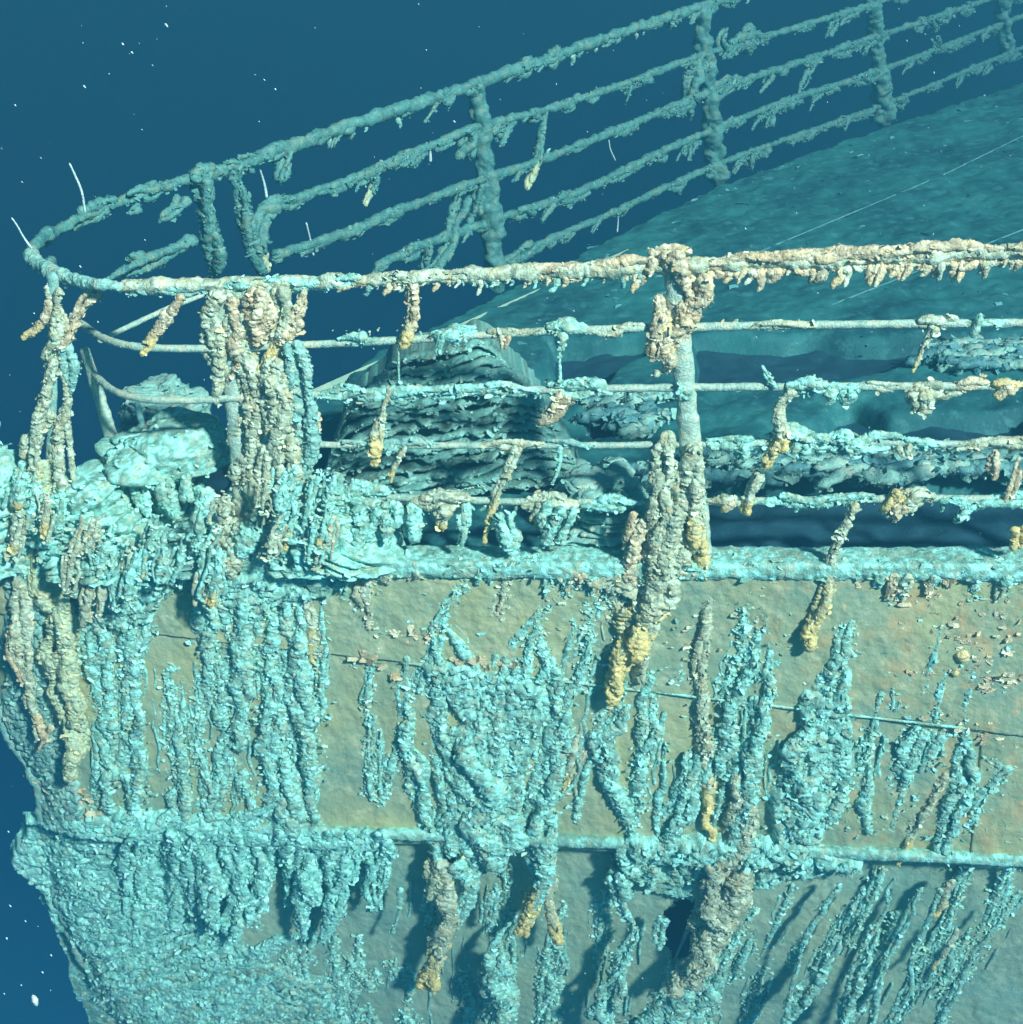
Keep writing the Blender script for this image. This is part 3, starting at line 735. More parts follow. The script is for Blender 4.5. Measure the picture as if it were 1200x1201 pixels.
# straighten near part onto the railing plane
cn = [near(x, y) if x > 150 else on_z(x, y, TOP) for x, y in trace_near]
allc = np.array(cn + ctp + cf)
curve, cs, _ = resample(allc, 0.02)
split = np.argmin(np.linalg.norm(curve - np.array(ctp[1]), axis=1))
def project(p):
    v = np.asarray(p) - Ov; d = v@Fv
    return np.array([600 + FPX*(v@Rv)/d, 600 - FPX*(v@Uv)/d])
nearc = curve[:split+1]; farc = curve[split:]
def at_px(cv, px, h):                 # point of the plan curve (x,y) at height h that shows at photo column px
    q = cv.copy(); q[:, 2] = h
    xs_ = np.array([project(p)[0] for p in q]); i = np.argmin(np.abs(xs_ - px)); return q[i]
near_r = thing('railing', 'near deck railing with cream crusted bars, running across the picture above the hull side', 'railing', tuple(near(800, 650)))
far_r = thing('railing', 'far dim teal railing rising from the prow tip to the upper right', 'railing', tuple(on_z(585, 345, 0)))

def seg(cv, a, b, h, sag=0.0):
    q = cv.copy(); q[:, 2] = h
    xs_ = np.array([project(p)[0] for p in q])
    return q[(xs_ >= a) & (xs_ <= b)]
def rail(par, pts, r, kind, tone, **k):
    return tube('rail', pts[::3] if len(pts) > 12 else pts, r, par, kind=kind, tone=tone, ratio=1.0, nref=(0, 0, 1), ends=(True, True), **k)
# near rails
def nearline(pts): return np.array([near(*p) for p in pts])
H2 = np.mean([near(250, 407)[2]]); H3 = near(300, 466)[2]
rail(near_r, nearline([(140,335),(200,338),(300,334),(400,329),(500,325),(600,320),(700,315),(800,308),(900,306),(1000,303),(1200,293),(1290,288),(1700,270)]), 0.021, 'crust', 't', ds=0.006, amp=1.0)
tipc = nearc[np.array([project(p)[0] < 150 for p in nearc])]
tube('rail', tipc[::4], 0.020, near_r, kind='crust', tone='g', ratio=1.0, nref=(0, 0, 1))
# second rail, round the tip
def plan_at(h, a=None, b=None, extra=0):
    q = curve.copy(); q[:, 2] = h
    pj = np.array([project(p) for p in q]); return q, pj
rail(near_r, np.vstack([[on_z(82, 372, H2+0.01), on_z(92, 388, H2+0.01), on_z(112, 399, H2)], nearline([(160,406),(220,408),(300,406),(380,403),(450,396),(550,390),(700,386),(800,385),(950,380),(1100,379),(1200,378),(1290,377),(1700,375)])]), 0.0135, 'bar', 'b')
rail(near_r, np.vstack([[on_z(95, 425, H3+0.01), on_z(105, 443, H3+0.01), on_z(125, 458, H3)], nearline([(165,467),(220,469),(300,466),(380,462),(500,458),(650,456),(800,454),(950,452),(1100,452),(1290,452),(1700,452)])]), 0.0130, 'bar', 'b')
rail(near_r, nearline([(370,521),(500,522),(650,522),(800,521),(950,518),(1100,520),(1290,522),(1700,522)]), 0.0115, 'bar', 'b')
rail(near_r, nearline([(380,580),(500,584),(620,588),(800,588),(950,586),(1100,584),(1290,586),(1700,586)]), 0.0125, 'bar', 'b')
# crust thickenings along the near rails (photo column range, row, thickness px)
for x0, x1, y0, y1, w, tone in (
    (262,300,335,334,26,'c'),(440,590,327,321,22,'t'),(600,775,321,309,20,'p'),(830,1290,308,290,28,'p'),(300,440,333,328,20,'c'),(760,812,303,300,34,'p'),(140,250,336,338,20,'g'),
    (395,455,401,397,18,'c'),(505,560,391,389,22,'c'),(570,640,390,386,14,'t'),(640,690,384,384,24,'c'),(690,765,386,384,16,'t'),(1075,1125,379,378,26,'t'),(880,960,382,380,14,'t'),(1125,1200,380,378,14,'c'),
    (375,640,462,456,22,'c'),(640,720,456,455,28,'c'),(920,1015,450,452,30,'c'),(1060,1130,455,456,26,'t'),(1120,1162,450,449,20,'p'),(1162,1205,452,452,22,'y'),(1015,1060,451,452,16,'t'),
    (400,520,520,521,14,'g'),(560,640,522,521,12,'t'),(640,700,520,521,14,'g'),(828,900,520,518,22,'c'),(900,1060,516,518,32,'c'),(1060,1110,519,521,18,'c'),(1120,1290,522,522,22,'t'),
    (385,480,582,583,34,'c'),(480,560,585,587,30,'t'),(610,680,588,588,34,'t'),(680,770,590,592,18,'c'),(828,870,590,588,22,'t'),(870,1035,587,585,18,'c'),(1035,1100,590,584,32,'t'),(1100,1290,586,586,20,'c')):
    n_ = max(3, int((x1-x0)/25)+1)
    w = w*0.80
    px_tube('crust', near, [(x0+(x1-x0)*t, y0+(y1-y0)*t + 2*math.sin(9*t+x0)) for t in np.linspace(0, 1, n_)], [w*.5]+[w*(0.85+0.3*random.random()) for _ in range(n_-2)]+[w*.5], near_r, off=0.006, kind='rusticle', tone=tone, ratio=0.9, amp=0.9)
# near posts
def post(par, a, b, w, tone='b', **k): return px_tube('post', near, [a, ((a[0]+b[0])/2, (a[1]+b[1])/2), b], w, par, kind='bar', tone=tone, ratio=0.7, **k)
post(near_r, (790,300), (822,662), (26,24,30)); post(near_r, (262,330), (292,655), (24,22,26)); post(near_r, (318,330), (345,655), (22,20,26))
post(near_r, (1325,286), (1345,664), (24,24,28)); post(near_r, (62,318), (60,650), (14,12,16), 'g'); 
px_tube('brace', near, [(98,405),(118,470),(140,545)], (12,15,18), near_r, off=-0.25, kind='bar', tone='b')
px_tube('brace', near, [(160,470),(172,520)], (7,9), near_r, off=-0.35, kind='bar', tone='d')
NR = [
 # middle post growths
 ([(786,292),(790,315),(800,345)],(24,27,22),'p'), ([(815,320),(818,350),(800,375)],(24,26,22),'p'), ([(798,350),(788,390),(782,438)],(40,50,38),'p'), ([(788,370),(786,392)],(22,26),'y'),
 ([(768,432),(764,440)],(14,10),'t'), ([(775,520),(778,570),(770,640),(758,700),(735,770),(715,832)],(26,36,40,54,46,26),'t','y'), ([(815,520),(812,560),(818,610),(826,680)],(22,30,26,20),'t','y'),
 ([(792,545),(790,600),(782,650),(775,720)],(26,34,40,34),'t'), ([(752,600),(742,650),(733,700)],(18,26,14),'p'), ([(800,640),(822,660)],(30,34),'t'),
 ([(785,505),(780,540)],(16,22),'t'), ([(800,450),(800,470)],(22,12),'c'), ([(768,345),(772,385),(768,425)],(14,20,16),'p'), ([(765,300),(757,322)],(18,14),'p'), ([(812,335),(822,352)],(18,12),'p'),
 # left post clusters
 ([(252,338),(258,400),(262,468)],(30,34,20),'t'), ([(275,338),(284,400),(292,470),(286,540),(292,625)],(34,32,34,36,40),'t'), ([(265,345),(272,420),(270,455)],(26,24,10),'p'),
 ([(300,335),(304,370),(312,420)],(34,40,30),'p'), ([(318,420),(326,480),(338,560),(346,645)],(40,38,36,44),'t'), ([(335,470),(342,520),(346,580)],(12,14,12),'y'),
 ([(338,400),(354,450),(360,540),(368,640)],(20,24,26,30),'g'), ([(368,480),(371,508)],(12,12),'p'), ([(308,520),(312,570),(318,645)],(24,22,36),'t'), ([(350,540),(372,600),(392,645)],(16,28,30),'c'),
 ([(270,600),(262,640),(262,675)],(36,44,40),'t'), ([(300,430),(302,470)],(24,14),'t'), ([(262,440),(257,475)],(14,10),'t'), ([(325,335),(335,370),(330,400)],(24,22,16),'t'),
 ([(300,600),(310,650),(330,672)],(44,54,40),'c'), ([(352,600),(356,652)],(40,50),'c'),
 # dangling
 ([(212,343),(190,380),(166,416)],(14,13,14),'p','y'), ([(62,352),(50,380),(26,398)],(12,10,10),'p','y'), ([(115,338),(92,362),(75,405),(62,440)],(18,14,13,10),'p'), 
 ([(360,338),(352,368),(325,402),(300,435)],(16,18,22,18),'p','y'), ([(484,330),(483,370),(470,408)],(14,17,20),'p','y'), ([(467,408),(468,452)],(3,3),'c'),
 ([(458,452),(448,490),(442,520),(436,555)],(10,8,16,24),'t','y'), ([(474,522),(462,548),(455,572)],(12,8,5),'t','y'), ([(516,388),(513,415)],(18,8),'c'), ([(593,392),(590,410)],(12,8),'p'),
 ([(655,388),(656,412)],(22,10),'c'), ([(656,410),(657,450)],(3,4),'c'), ([(662,458),(648,485),(632,496)],(24,14,8),'p'), ([(608,522),(592,560),(576,600),(565,638)],(12,11,12,9),'t','y'),
 ([(657,522),(655,545),(648,568)],(8,4,3),'c'), ([(1102,383),(1084,404),(1078,418),(1068,437)],(20,9,8,9),'t','y'), ([(1150,366),(1146,385),(1140,396)],(7,10,8),'c'),
 ([(932,456),(915,480),(919,505),(912,532),(900,553)],(14,12,19,18,22),'t','y'), ([(893,555),(880,580),(873,604)],(18,12,16),'t','y'), ([(985,455),(982,474)],(40,12),'c'), ([(1078,456),(1082,478),(1068,483)],(26,16,8),'t'),
 ([(1188,450),(1165,466)],(22,12),'p','y'), ([(1172,526),(1166,548),(1160,562)],(16,14,8),'p'), ([(1198,535),(1186,570),(1178,588)],(10,9,10),'p'), ([(862,586),(846,600)],(16,10),'p','y'),
 ([(1052,588),(1048,610)],(30,12),'p'), ([(1062,580),(1040,602)],(26,14),'y'), ([(1146,590),(1132,604),(1118,613)],(14,14,12),'c'), ([(1005,590),(988,622),(973,658),(965,700),(952,735),(943,762)],(20,15,12,20,18,28),'t','y'),
 ([(1196,615),(1194,645)],(20,18),'y'), ([(520,588),(516,620)],(24,16),'t','y'), ([(545,590),(540,640)],(20,12),'c'), ([(640,590),(625,612)],(30,18),'t','y'), ([(650,590),(640,640)],(26,14),'c'),
 ([(490,590),(480,635)],(22,18),'c'), ([(455,585),(440,640)],(30,40),'c'), ([(415,590),(425,640)],(26,44),'c'), ([(668,590),(655,635)],(16,14),'c'), ([(590,600),(600,645)],(12,30),'c'),
 ([(908,456),(898,442),(891,428)],(12,9,6),'c'), ([(868,518),(868,540)],(16,10),'c'), ([(1060,520),(1062,536)],(14,8),'t'), ([(940,518),(935,540)],(24,10),'c'), ([(990,520),(1000,536)],(26,10),'c'),
 # tip strands
 ([(62,335),(68,390),(58,425),(48,452)],(20,22,16,10),'t'), ([(66,420),(48,480),(40,550),(38,640),(40,705)],(14,18,14,14,12),'t','o'), ([(70,430),(84,470),(72,500),(66,540),(62,600)],(12,12,16,20,22),'t'),
 ([(60,480),(40,520),(18,560)],(12,14,10),'t'), ([(76,400),(84,440),(82,462)],(16,16,8),'g'), ([(78,490),(84,540),(88,585)],(8,8,6),'t'), ([(30,540),(22,600),(22,655)],(16,18,22),'c'),
 ([(52,540),(50,600),(62,650),(66,720),(70,800),(92,868),(85,920)],(18,22,36,38,40,36,20),'o'), ([(22,660),(26,740),(36,830),(42,872)],(16,20,14,10),'t'), ([(68,560),(80,640)],(20,26),'t'),
 ([(10,735),(20,775),(30,800)],(16,14,10),'p'), ([(40,830),(48,862),(62,875)],(8,12,8),'p'), ([(62,850),(45,880)],(6,4),'p'),
]
for it in NR:
    pts, w, tone = it[0], it[1], it[2]; tp = it[3] if len(it) > 3 else None
    o_ = 0.018 if pts[-1][1] < 640 else 0.05
    px_tube('rusticle', near, pts, w, near_r, off=o_, tone=tone, tip=tp, tipfrac=0.4, ratio=0.85, wob=0.004 if len(pts) > 2 else 0)

# ---- small hanging teeth: six shared shapes
TEETH = []
for k in range(8):
    L = 0.045
    pth = [(0, 0, 0.004), (0.004*math.sin(k), 0, -L*0.4), (-0.006*(k % 3), 0, -L*0.75), (-0.012-0.004*(k % 2), 0, -L)]
    tone = ['p', 't', 'p', 'c', 'p', 't', 'g', 'c'][k]
    V, q, t, c = tube_data(pth, (0.013, 0.012, 0.008, 0.004), tone=tone, sg=8, ds=0.0045, nref=(0, -1, 0), amp=1.0)
    TEETH.append(mesh_from('rusticle', V, [q, t], MCR, c))
def teeth(par, fn, x0, x1, yf, n, sc, kinds, tilt=-0.3, up=0.0):
    for i in range(n):
        x = x0 + (x1-x0)*(i + random.random())/n
        p = fn(x, yf(x))
        o = bpy.data.objects.new('rusticle', TEETH[random.choice(kinds)]); C.collection.objects.link(o)
        o.parent = par; o.matrix_parent_inverse = Matrix.Translation(-par.location)
        o.location = p
        s_ = sc*(0.45 + random.random()**2*1.1)
        o.scale = (s_*1.1, s_, s_*(0.6+0.9*random.random()))
        flip = math.pi if random.random() < up else 0
        o.rotation_euler = (random.uniform(-.3, .3), random.gauss(-tilt*0.9, 0.35)+flip, random.uniform(-.8, .8))
ytop = lambda x: np.interp(x, [140, 800, 1290], [344, 322, 304])
teeth(near_r, lambda x, y: near(x, y, 0.012), 830, 1205, lambda x: ytop(x)-3, 120, 0.85, [0, 2, 4, 1])
teeth(near_r, lambda x, y: near(x, y, 0.012), 395, 760, lambda x: ytop(x)-3, 90, 0.66, [0, 2, 1, 3])
teeth(near_r, lambda x, y: near(x, y, 0.01), 110, 260, lambda x: ytop(x)-2, 9, 0.5, [3, 6, 7])
teeth(near_r, lambda x, y: near(x, y, 0.0), 380, 780, lambda x: 388, 26, 0.34, [3, 7, 1], up=0.6)
teeth(near_r, lambda x, y: near(x, y, 0.0), 830, 1200, lambda x: 380, 34, 0.30, [1, 2, 5], up=0.5)
teeth(near_r, lambda x, y: near(x, y, 0.0), 370, 780, lambda x: 460, 60, 0.34, [3, 7, 6], up=0.3)
teeth(near_r, lambda x, y: near(x, y, 0.0), 830, 1200, lambda x: 524, 26, 0.42, [3, 7, 5], up=0.2)
teeth(near_r, lambda x, y: near(x, y, 0.0), 400, 780, lambda x: 592, 22, 0.40, [3, 7, 5], up=0.2)
teeth(near_r, lambda x, y: near(x, y, 0.0), 830, 1200, lambda x: 590, 22, 0.40, [3, 5, 1], up=0.2)

# ---- far railing: straight bars in the vertical plane over the far deck edge
fp0, fp1 = on_z(300, 185, TOP), on_z(1018, -52, TOP)
fdir = (fp1 - fp0); fdir[2] = 0; fdir /= np.linalg.norm(fdir)
fnrm = np.array([fdir[1], -fdir[0], 0])
def farp(px, py, off=0.0):
    d = ray(px, py); t = np.dot(fp0 + fnrm*off - Ov, fnrm)/np.dot(d, fnrm); return Ov + d*t
def farline(pts): return np.array([farp(*p) for p in pts])
tipf = farc[np.array([project(p)[0] < 305 for p in farc])]
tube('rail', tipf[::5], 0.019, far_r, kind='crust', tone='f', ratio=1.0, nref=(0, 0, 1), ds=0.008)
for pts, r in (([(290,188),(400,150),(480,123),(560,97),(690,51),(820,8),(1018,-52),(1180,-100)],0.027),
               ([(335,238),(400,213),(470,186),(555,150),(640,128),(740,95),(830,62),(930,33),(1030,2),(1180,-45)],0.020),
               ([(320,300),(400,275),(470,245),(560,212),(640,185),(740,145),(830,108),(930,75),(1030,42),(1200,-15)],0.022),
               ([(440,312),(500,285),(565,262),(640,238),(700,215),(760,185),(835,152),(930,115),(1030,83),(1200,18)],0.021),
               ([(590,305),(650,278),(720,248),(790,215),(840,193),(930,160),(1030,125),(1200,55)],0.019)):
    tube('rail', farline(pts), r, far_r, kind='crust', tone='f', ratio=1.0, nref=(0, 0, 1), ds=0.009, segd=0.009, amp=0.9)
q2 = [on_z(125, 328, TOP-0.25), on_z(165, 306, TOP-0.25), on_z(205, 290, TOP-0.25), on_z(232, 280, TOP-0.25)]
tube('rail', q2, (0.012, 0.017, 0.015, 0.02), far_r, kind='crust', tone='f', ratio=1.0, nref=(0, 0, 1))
q3 = [on_z(115, 400, TOP-0.3), on_z(150, 383, TOP-0.3), on_z(200, 360, TOP-0.3), on_z(240, 345, TOP-0.3)]
tube('rail', q3, 0.010, far_r, kind='bar', tone='b', ratio=1.0, nref=(0, 0, 1))
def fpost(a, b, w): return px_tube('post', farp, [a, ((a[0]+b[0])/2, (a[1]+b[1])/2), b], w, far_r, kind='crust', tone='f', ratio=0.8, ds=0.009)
fpost((558,92), (584,345), (18,20,26)); fpost((822,2), (842,220), (20,18,22)); fpost((1016,-60), (1038,150), (18,16,22)); fpost((1165,-110), (1182,75), (14,14,18))
FR = [
 ([(235,205),(240,245),(252,285),(262,330)],(30,26,30,26),'f'), ([(272,185),(282,220),(290,270),(312,322)],(18,14,20,18),'f'), ([(310,255),(305,285),(312,320)],(16,20,14),'f','o'),
 ([(268,195),(300,190)],(16,22),'f'), ([(338,188),(330,212),(326,228)],(14,16,18),'f'), ([(300,262),(325,240),(355,232)],(14,22,12),'f'), ([(290,275),(310,250)],(12,14),'f'),
 ([(215,228),(205,248),(188,258)],(18,12,10),'f'), ([(165,240),(150,250)],(14,8),'f'), ([(150,300),(165,303),(180,306)],(10,20,12),'f'), ([(425,215),(440,220),(425,255)],(22,16,8),'f','o'),
 ([(440,205),(470,195),(500,180)],(12,18,10),'f'), ([(545,190),(535,230),(525,260),(500,300)],(22,18,14,12),'f'), ([(552,165),(545,200)],(18,22),'f'), ([(560,215),(560,250),(550,265)],(20,16,14),'f'),
 ([(598,142),(588,160),(582,176)],(18,14,8),'f'), ([(642,135),(635,165),(628,200),(618,228)],(9,11,14,10),'f','o'), ([(675,130),(680,120)],(14,6),'f'), ([(738,100),(734,122)],(10,5),'f'),
 ([(690,228),(680,238),(662,248)],(10,7,8),'f'), ([(722,62),(705,72)],(14,8),'f'), ([(645,82),(660,72)],(16,12),'f'), ([(520,100),(495,135)],(4,4),'f'),
 ([(480,290),(500,285),(495,320)],(10,14,8),'f'), ([(820,60),(812,95),(815,130)],(18,22,16),'f'), ([(850,50),(845,38),(855,20)],(16,12,6),'f'), ([(855,55),(880,45),(900,38)],(20,26,14),'f'),
 ([(860,75),(850,90)],(12,8),'f'), ([(905,85),(895,100),(890,108)],(10,8,6),'f'), ([(955,60),(945,85),(935,100)],(10,7,7),'f'), ([(905,125),(900,150)],(12,8),'f'), ([(880,170),(880,190)],(10,6),'f'),
 ([(1000,20),(985,35)],(12,8),'f'), ([(985,5),(970,30)],(12,8),'f'), ([(1018,45),(1012,62)],(10,6),'f'), ([(1085,10),(1100,22)],(14,8),'f'), ([(1100,55),(1095,40)],(10,8),'f'),
 ([(815,140),(805,165)],(14,8),'f'), ([(830,100),(845,90),(870,82)],(12,16,12),'f'), ([(835,160),(850,150),(860,145)],(10,16,10),'f'), ([(600,295),(620,285),(640,278)],(10,18,12),'f'), ([(605,240),(625,240)],(14,14),'f'),
]
FROWS = [([290,400,480,560,690,820,1018,1180],[188,150,123,97,51,8,-52,-100]), ([335,400,470,555,640,740,830,930,1030,1180],[238,213,186,150,128,95,62,33,2,-45]),
  ([320,400,470,560,640,740,830,930,1030,1200],[300,275,245,212,185,145,108,75,42,-15]), ([440,500,565,640,700,760,835,930,1030,1200],[312,285,262,238,215,185,152,115,83,18]),
  ([590,650,720,790,840,930,1030,1200],[305,278,248,215,193,160,125,55])]
def snap(pts):
    x, y = pts[0]
    if x < 335: return pts
    c_ = [np.interp(x, a, b) - y for a, b in FROWS if a[0] <= x]
    d_ = min(c_, key=abs)
    return [(px_, py_ + d_ + 2) for px_, py_ in pts] if abs(d_) < 30 else pts
FR2 = []
rgf = random.Random(9)
for a, b in FROWS:
    x = a[0]
    while x < min(a[-1], 1190):
        L = rgf.choice((14, 22, 34, 50)); y = np.interp(x, a, b); y2 = np.interp(x+L, a, b); wv_ = rgf.uniform(9, 17)*(1.25 if a is FROWS[0][0] else 1)
        FR2.append(([(x, y), (x+L/2, (y+y2)/2+2), (x+L, y2)], (wv_*.5, wv_, wv_*.6), 'f'))
        if rgf.random() < 0.45:
            l2 = rgf.uniform(8, 26); FR2.append(([(x, y+2), (x-l2*.3, y+l2*.5), (x-l2*.55, y+l2)], (9, 7, 4), 'f'))
        x += L + rgf.uniform(2, 34)
FR2 += [([(58,300),(75,335)],(14,10),'f'), ([(38,292),(36,310)],(20,24),'f'), ([(45,285),(60,275)],(16,20),'f'), ([(80,262),(110,250),(140,236)],(14,20,14),'f'), ([(150,232),(180,222),(210,214)],(14,22,16),'f'),
  ([(225,208),(250,200),(270,195)],(18,28,24),'f'), ([(555,92),(563,100)],(22,28),'f'), ([(145,322),(170,308),(200,296),(228,282)],(10,16,14,18),'f')]
for it in FR2: FR.append(it)
for it in FR:
    it = (snap(it[0]),) + tuple(it[1:])
    pts, w, tone = it[0], it[1], it[2]; tp = it[3] if len(it) > 3 else None
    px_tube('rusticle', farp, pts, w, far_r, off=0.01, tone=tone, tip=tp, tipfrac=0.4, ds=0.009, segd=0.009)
FT = [3, 6, 7, 6]
def fr_y(px, rows): return lambda x: np.interp(x, px, rows)
teeth(far_r, farp, 300, 1020, fr_y([290,560,820,1018], [192,102,14,-48]), 40, 0.75, [6, 7, 6])
teeth(far_r, farp, 340, 1180, fr_y([335,555,830,1030,1180], [240,152,64,4,-43]), 34, 0.6, [6, 7, 6], up=0.4)
teeth(far_r, farp, 320, 1180, fr_y([320,560,830,1030,1180], [302,214,110,44,-8]), 34, 0.6, [6, 7, 6], up=0.4)
teeth(far_r, farp, 450, 1180, fr_y([440,565,700,835,1030,1200], [312,262,215,152,83,18]), 30, 0.6, [6, 7, 6], up=0.4)
teeth(far_r, farp, 600, 1180, fr_y([590,720,840,1030,1200], [305,248,193,125,55]), 24, 0.55, [6, 7, 6], up=0.3)

# ================================================================= THINGS ON THE DECK
def lump(name, label, cat, base_px, w, h, depth, tone, shape='dome', dirn=(0, 1), layers=0.03, ridge=0.02, seed=0, z0=0.0, n=150, y_off=0.0, yaw=0.0, tilt=0.0, parent=None):
    """closed lumpy body standing at the deck point seen at base_px"""
    c = on_z(*base_px, 0); c[2] = z0
    u = np.linspace(0, 2*math.pi, n, endpoint=False); v = np.linspace(0, 1, n//2)
    U, Vv = np.meshgrid(u, v)
    if shape == 'dome':
        rr = np.sqrt(np.clip(1 - Vv**2.2, 0, 1)); zz = Vv
    elif shape == 'mushroom':
        rr = np.interp(Vv, [0, 0.4, 0.55, 0.66, 0.8, 0.92, 0.97, 1], [0.60, 0.52, 0.62, 1.0, 0.95, 0.65, 0.35, 0.02]); zz = np.interp(Vv, [0, .4, .55, .66, .8, .92, 1], [0, .45, .60, .66, .85, .97, 1])
    elif shape == 'mound':
        rr = np.interp(Vv, [0, .3, .6, .85, .95, 1], [1, .97, .85, .6, .35, 0]); zz = np.interp(Vv, [0, .85, 1], [0, .95, 1])
    X = np.cos(U)*rr*w/2; Y = np.sin(U)*rr*depth/2; Z = zz*h
    X = X + tilt*Z
    cy, sy = math.cos(yaw), math.sin(yaw)
    P = np.stack([X*cy - Y*sy, X*sy + Y*cy, Z], -1) + c + np.array([0, y_off, 0])
    rad = np.stack([np.cos(U)*cy - np.sin(U)*sy, np.cos(U)*sy + np.sin(U)*cy, 0.5*Vv], -1)
    big = 0.16*w*noise(P/(0.35*w), seed)
    q = np.stack([P[..., 0]/(layers*4), P[..., 1]/(layers*4), (P[..., 2] + dirn[0]*P[..., 0])/layers], -1)
    q = q + 0.5*noise(P/0.12, seed+1)[..., None]
    out = big + ridge*1.4*(billow(q, seed+2) - 0.5) + 0.030*(billow(P/np.array([0.06, 0.06, 0.04]), seed+5)-.5) + 0.012*(billow(P/0.022, seed+3)-.5)
    P = P + rad*out[..., None]
    S = n; i = np.arange(n//2-1)[:, None]*S; j = np.arange(S)[None]; j2 = (j+1) % S
    Fq = np.stack([i+j, i+j2, i+S+j2, i+S+j], -1).reshape(-1, 4)
    V = P.reshape(-1, 3); topc = P[-1].mean(0)
    V = np.vstack([V, topc]); la = (n//2-1)*S
    Ft = np.stack([la+np.arange(S), la+(np.arange(S)+1) % S, np.full(S, len(V)-1)], 1)
    cl = colour(V, tone, None, None, seed)
    pt = petals(V[:-1], rad.reshape(-1, 3)/np.linalg.norm(rad.reshape(-1, 3), axis=1)[:, None], int(3.0*w*h/0.013**2*0.14), 0.012, tone, seed+50)
    J = join_data([(V, Fq, Ft, cl), pt])
    me = mesh_from(name, J[0], [J[1], J[2]], MCR, J[3])
    o = link(name, me, parent)
    if label:
        o['label'] = label; o['category'] = cat
        if name == 'mound': o['group'] = 'crusted mounds behind the deck edge'
    return o
bl = lump('bollard', 'mushroom shaped bollard swollen with turquoise growth, left of the paired posts', 'bollard', (212, 628), 0.44, 0.46, 0.34, 'c', 'mushroom', ridge=0.02, seed=3, dirn=(0.3, 1))
for pts, w in (([(162,560),(168,590),(178,612)],(16,16,8)), ([(195,560),(200,590),(206,610)],(18,20,12)), ([(178,545),(185,575)],(16,12)), ([(235,570),(240,610),(245,650)],(22,26,30)), ([(215,555),(220,590)],(14,10))):
    px_tube('rusticle', lambda x, y, o_: near(x, y, -0.04), pts, w, bl, tone='c', kind='rusticle')
lump('mound', 'ridged turquoise mound at the foot of the mushroom shaped bollard', 'growth mound', (118, 655), 0.36, 0.34, 0.30, 'c', 'mound', ridge=0.045, seed=7, dirn=(-0.5, 1), layers=0.035)
lump('mound', 'low crusted mass between the bollard and the paired posts', 'growth mound', (235, 655), 0.42, 0.15, 0.2, 'g', 'mound', ridge=0.035, seed=8)
lump('mound', 'pale ribbed growth on the prow at the left edge of the picture', 'growth mound', (-8, 655), 0.36, 0.60, 0.36, 'c', 'mound', ridge=0.045, seed=9, dirn=(-0.3, 1), layers=0.04)
lump('mound', 'wide low crusted heap right of the paired posts, behind the deck edge', 'growth mound', (390, 655), 0.42, 0.20, 0.3, 'c', 'mound', ridge=0.045, seed=10, dirn=(0.5, 1))
lump('mound', 'dim rounded lump behind the third bar near the prow tip', 'growth mound', (205, 540), 0.34, 0.30, 0.25, 'g', 'mound', ridge=0.02, seed=12, dirn=(0.2, 1), z0=0.06)
lump('mound', 'broken teal heap behind the lowest bar left of the middle post', 'growth mound', (715, 628), 0.34, 0.22, 0.25, 'g', 'mound', ridge=0.035, seed=15)
gr_ = random.Random(5)
for k in range(40):
    x = gr_.uniform(20, 400); y = gr_.uniform(545, 610) + (48 if 90 < x < 265 else 0); L = gr_.uniform(35, 85); w_ = gr_.uniform(8, 18)
    px_tube('rusticle', near, [(x, y), (x-L*.12+gr_.uniform(-5, 5), y+L*.5), (x-L*.2, y+L)], (w_*.5, w_, w_*.6), near_r if x > 240 or x < 90 else bl, off=gr_.uniform(.12, .2), tone=gr_.choice('cctt'), tip=gr_.choice((None, None, None, 'y')), wob=0.008, spatter=0.8)
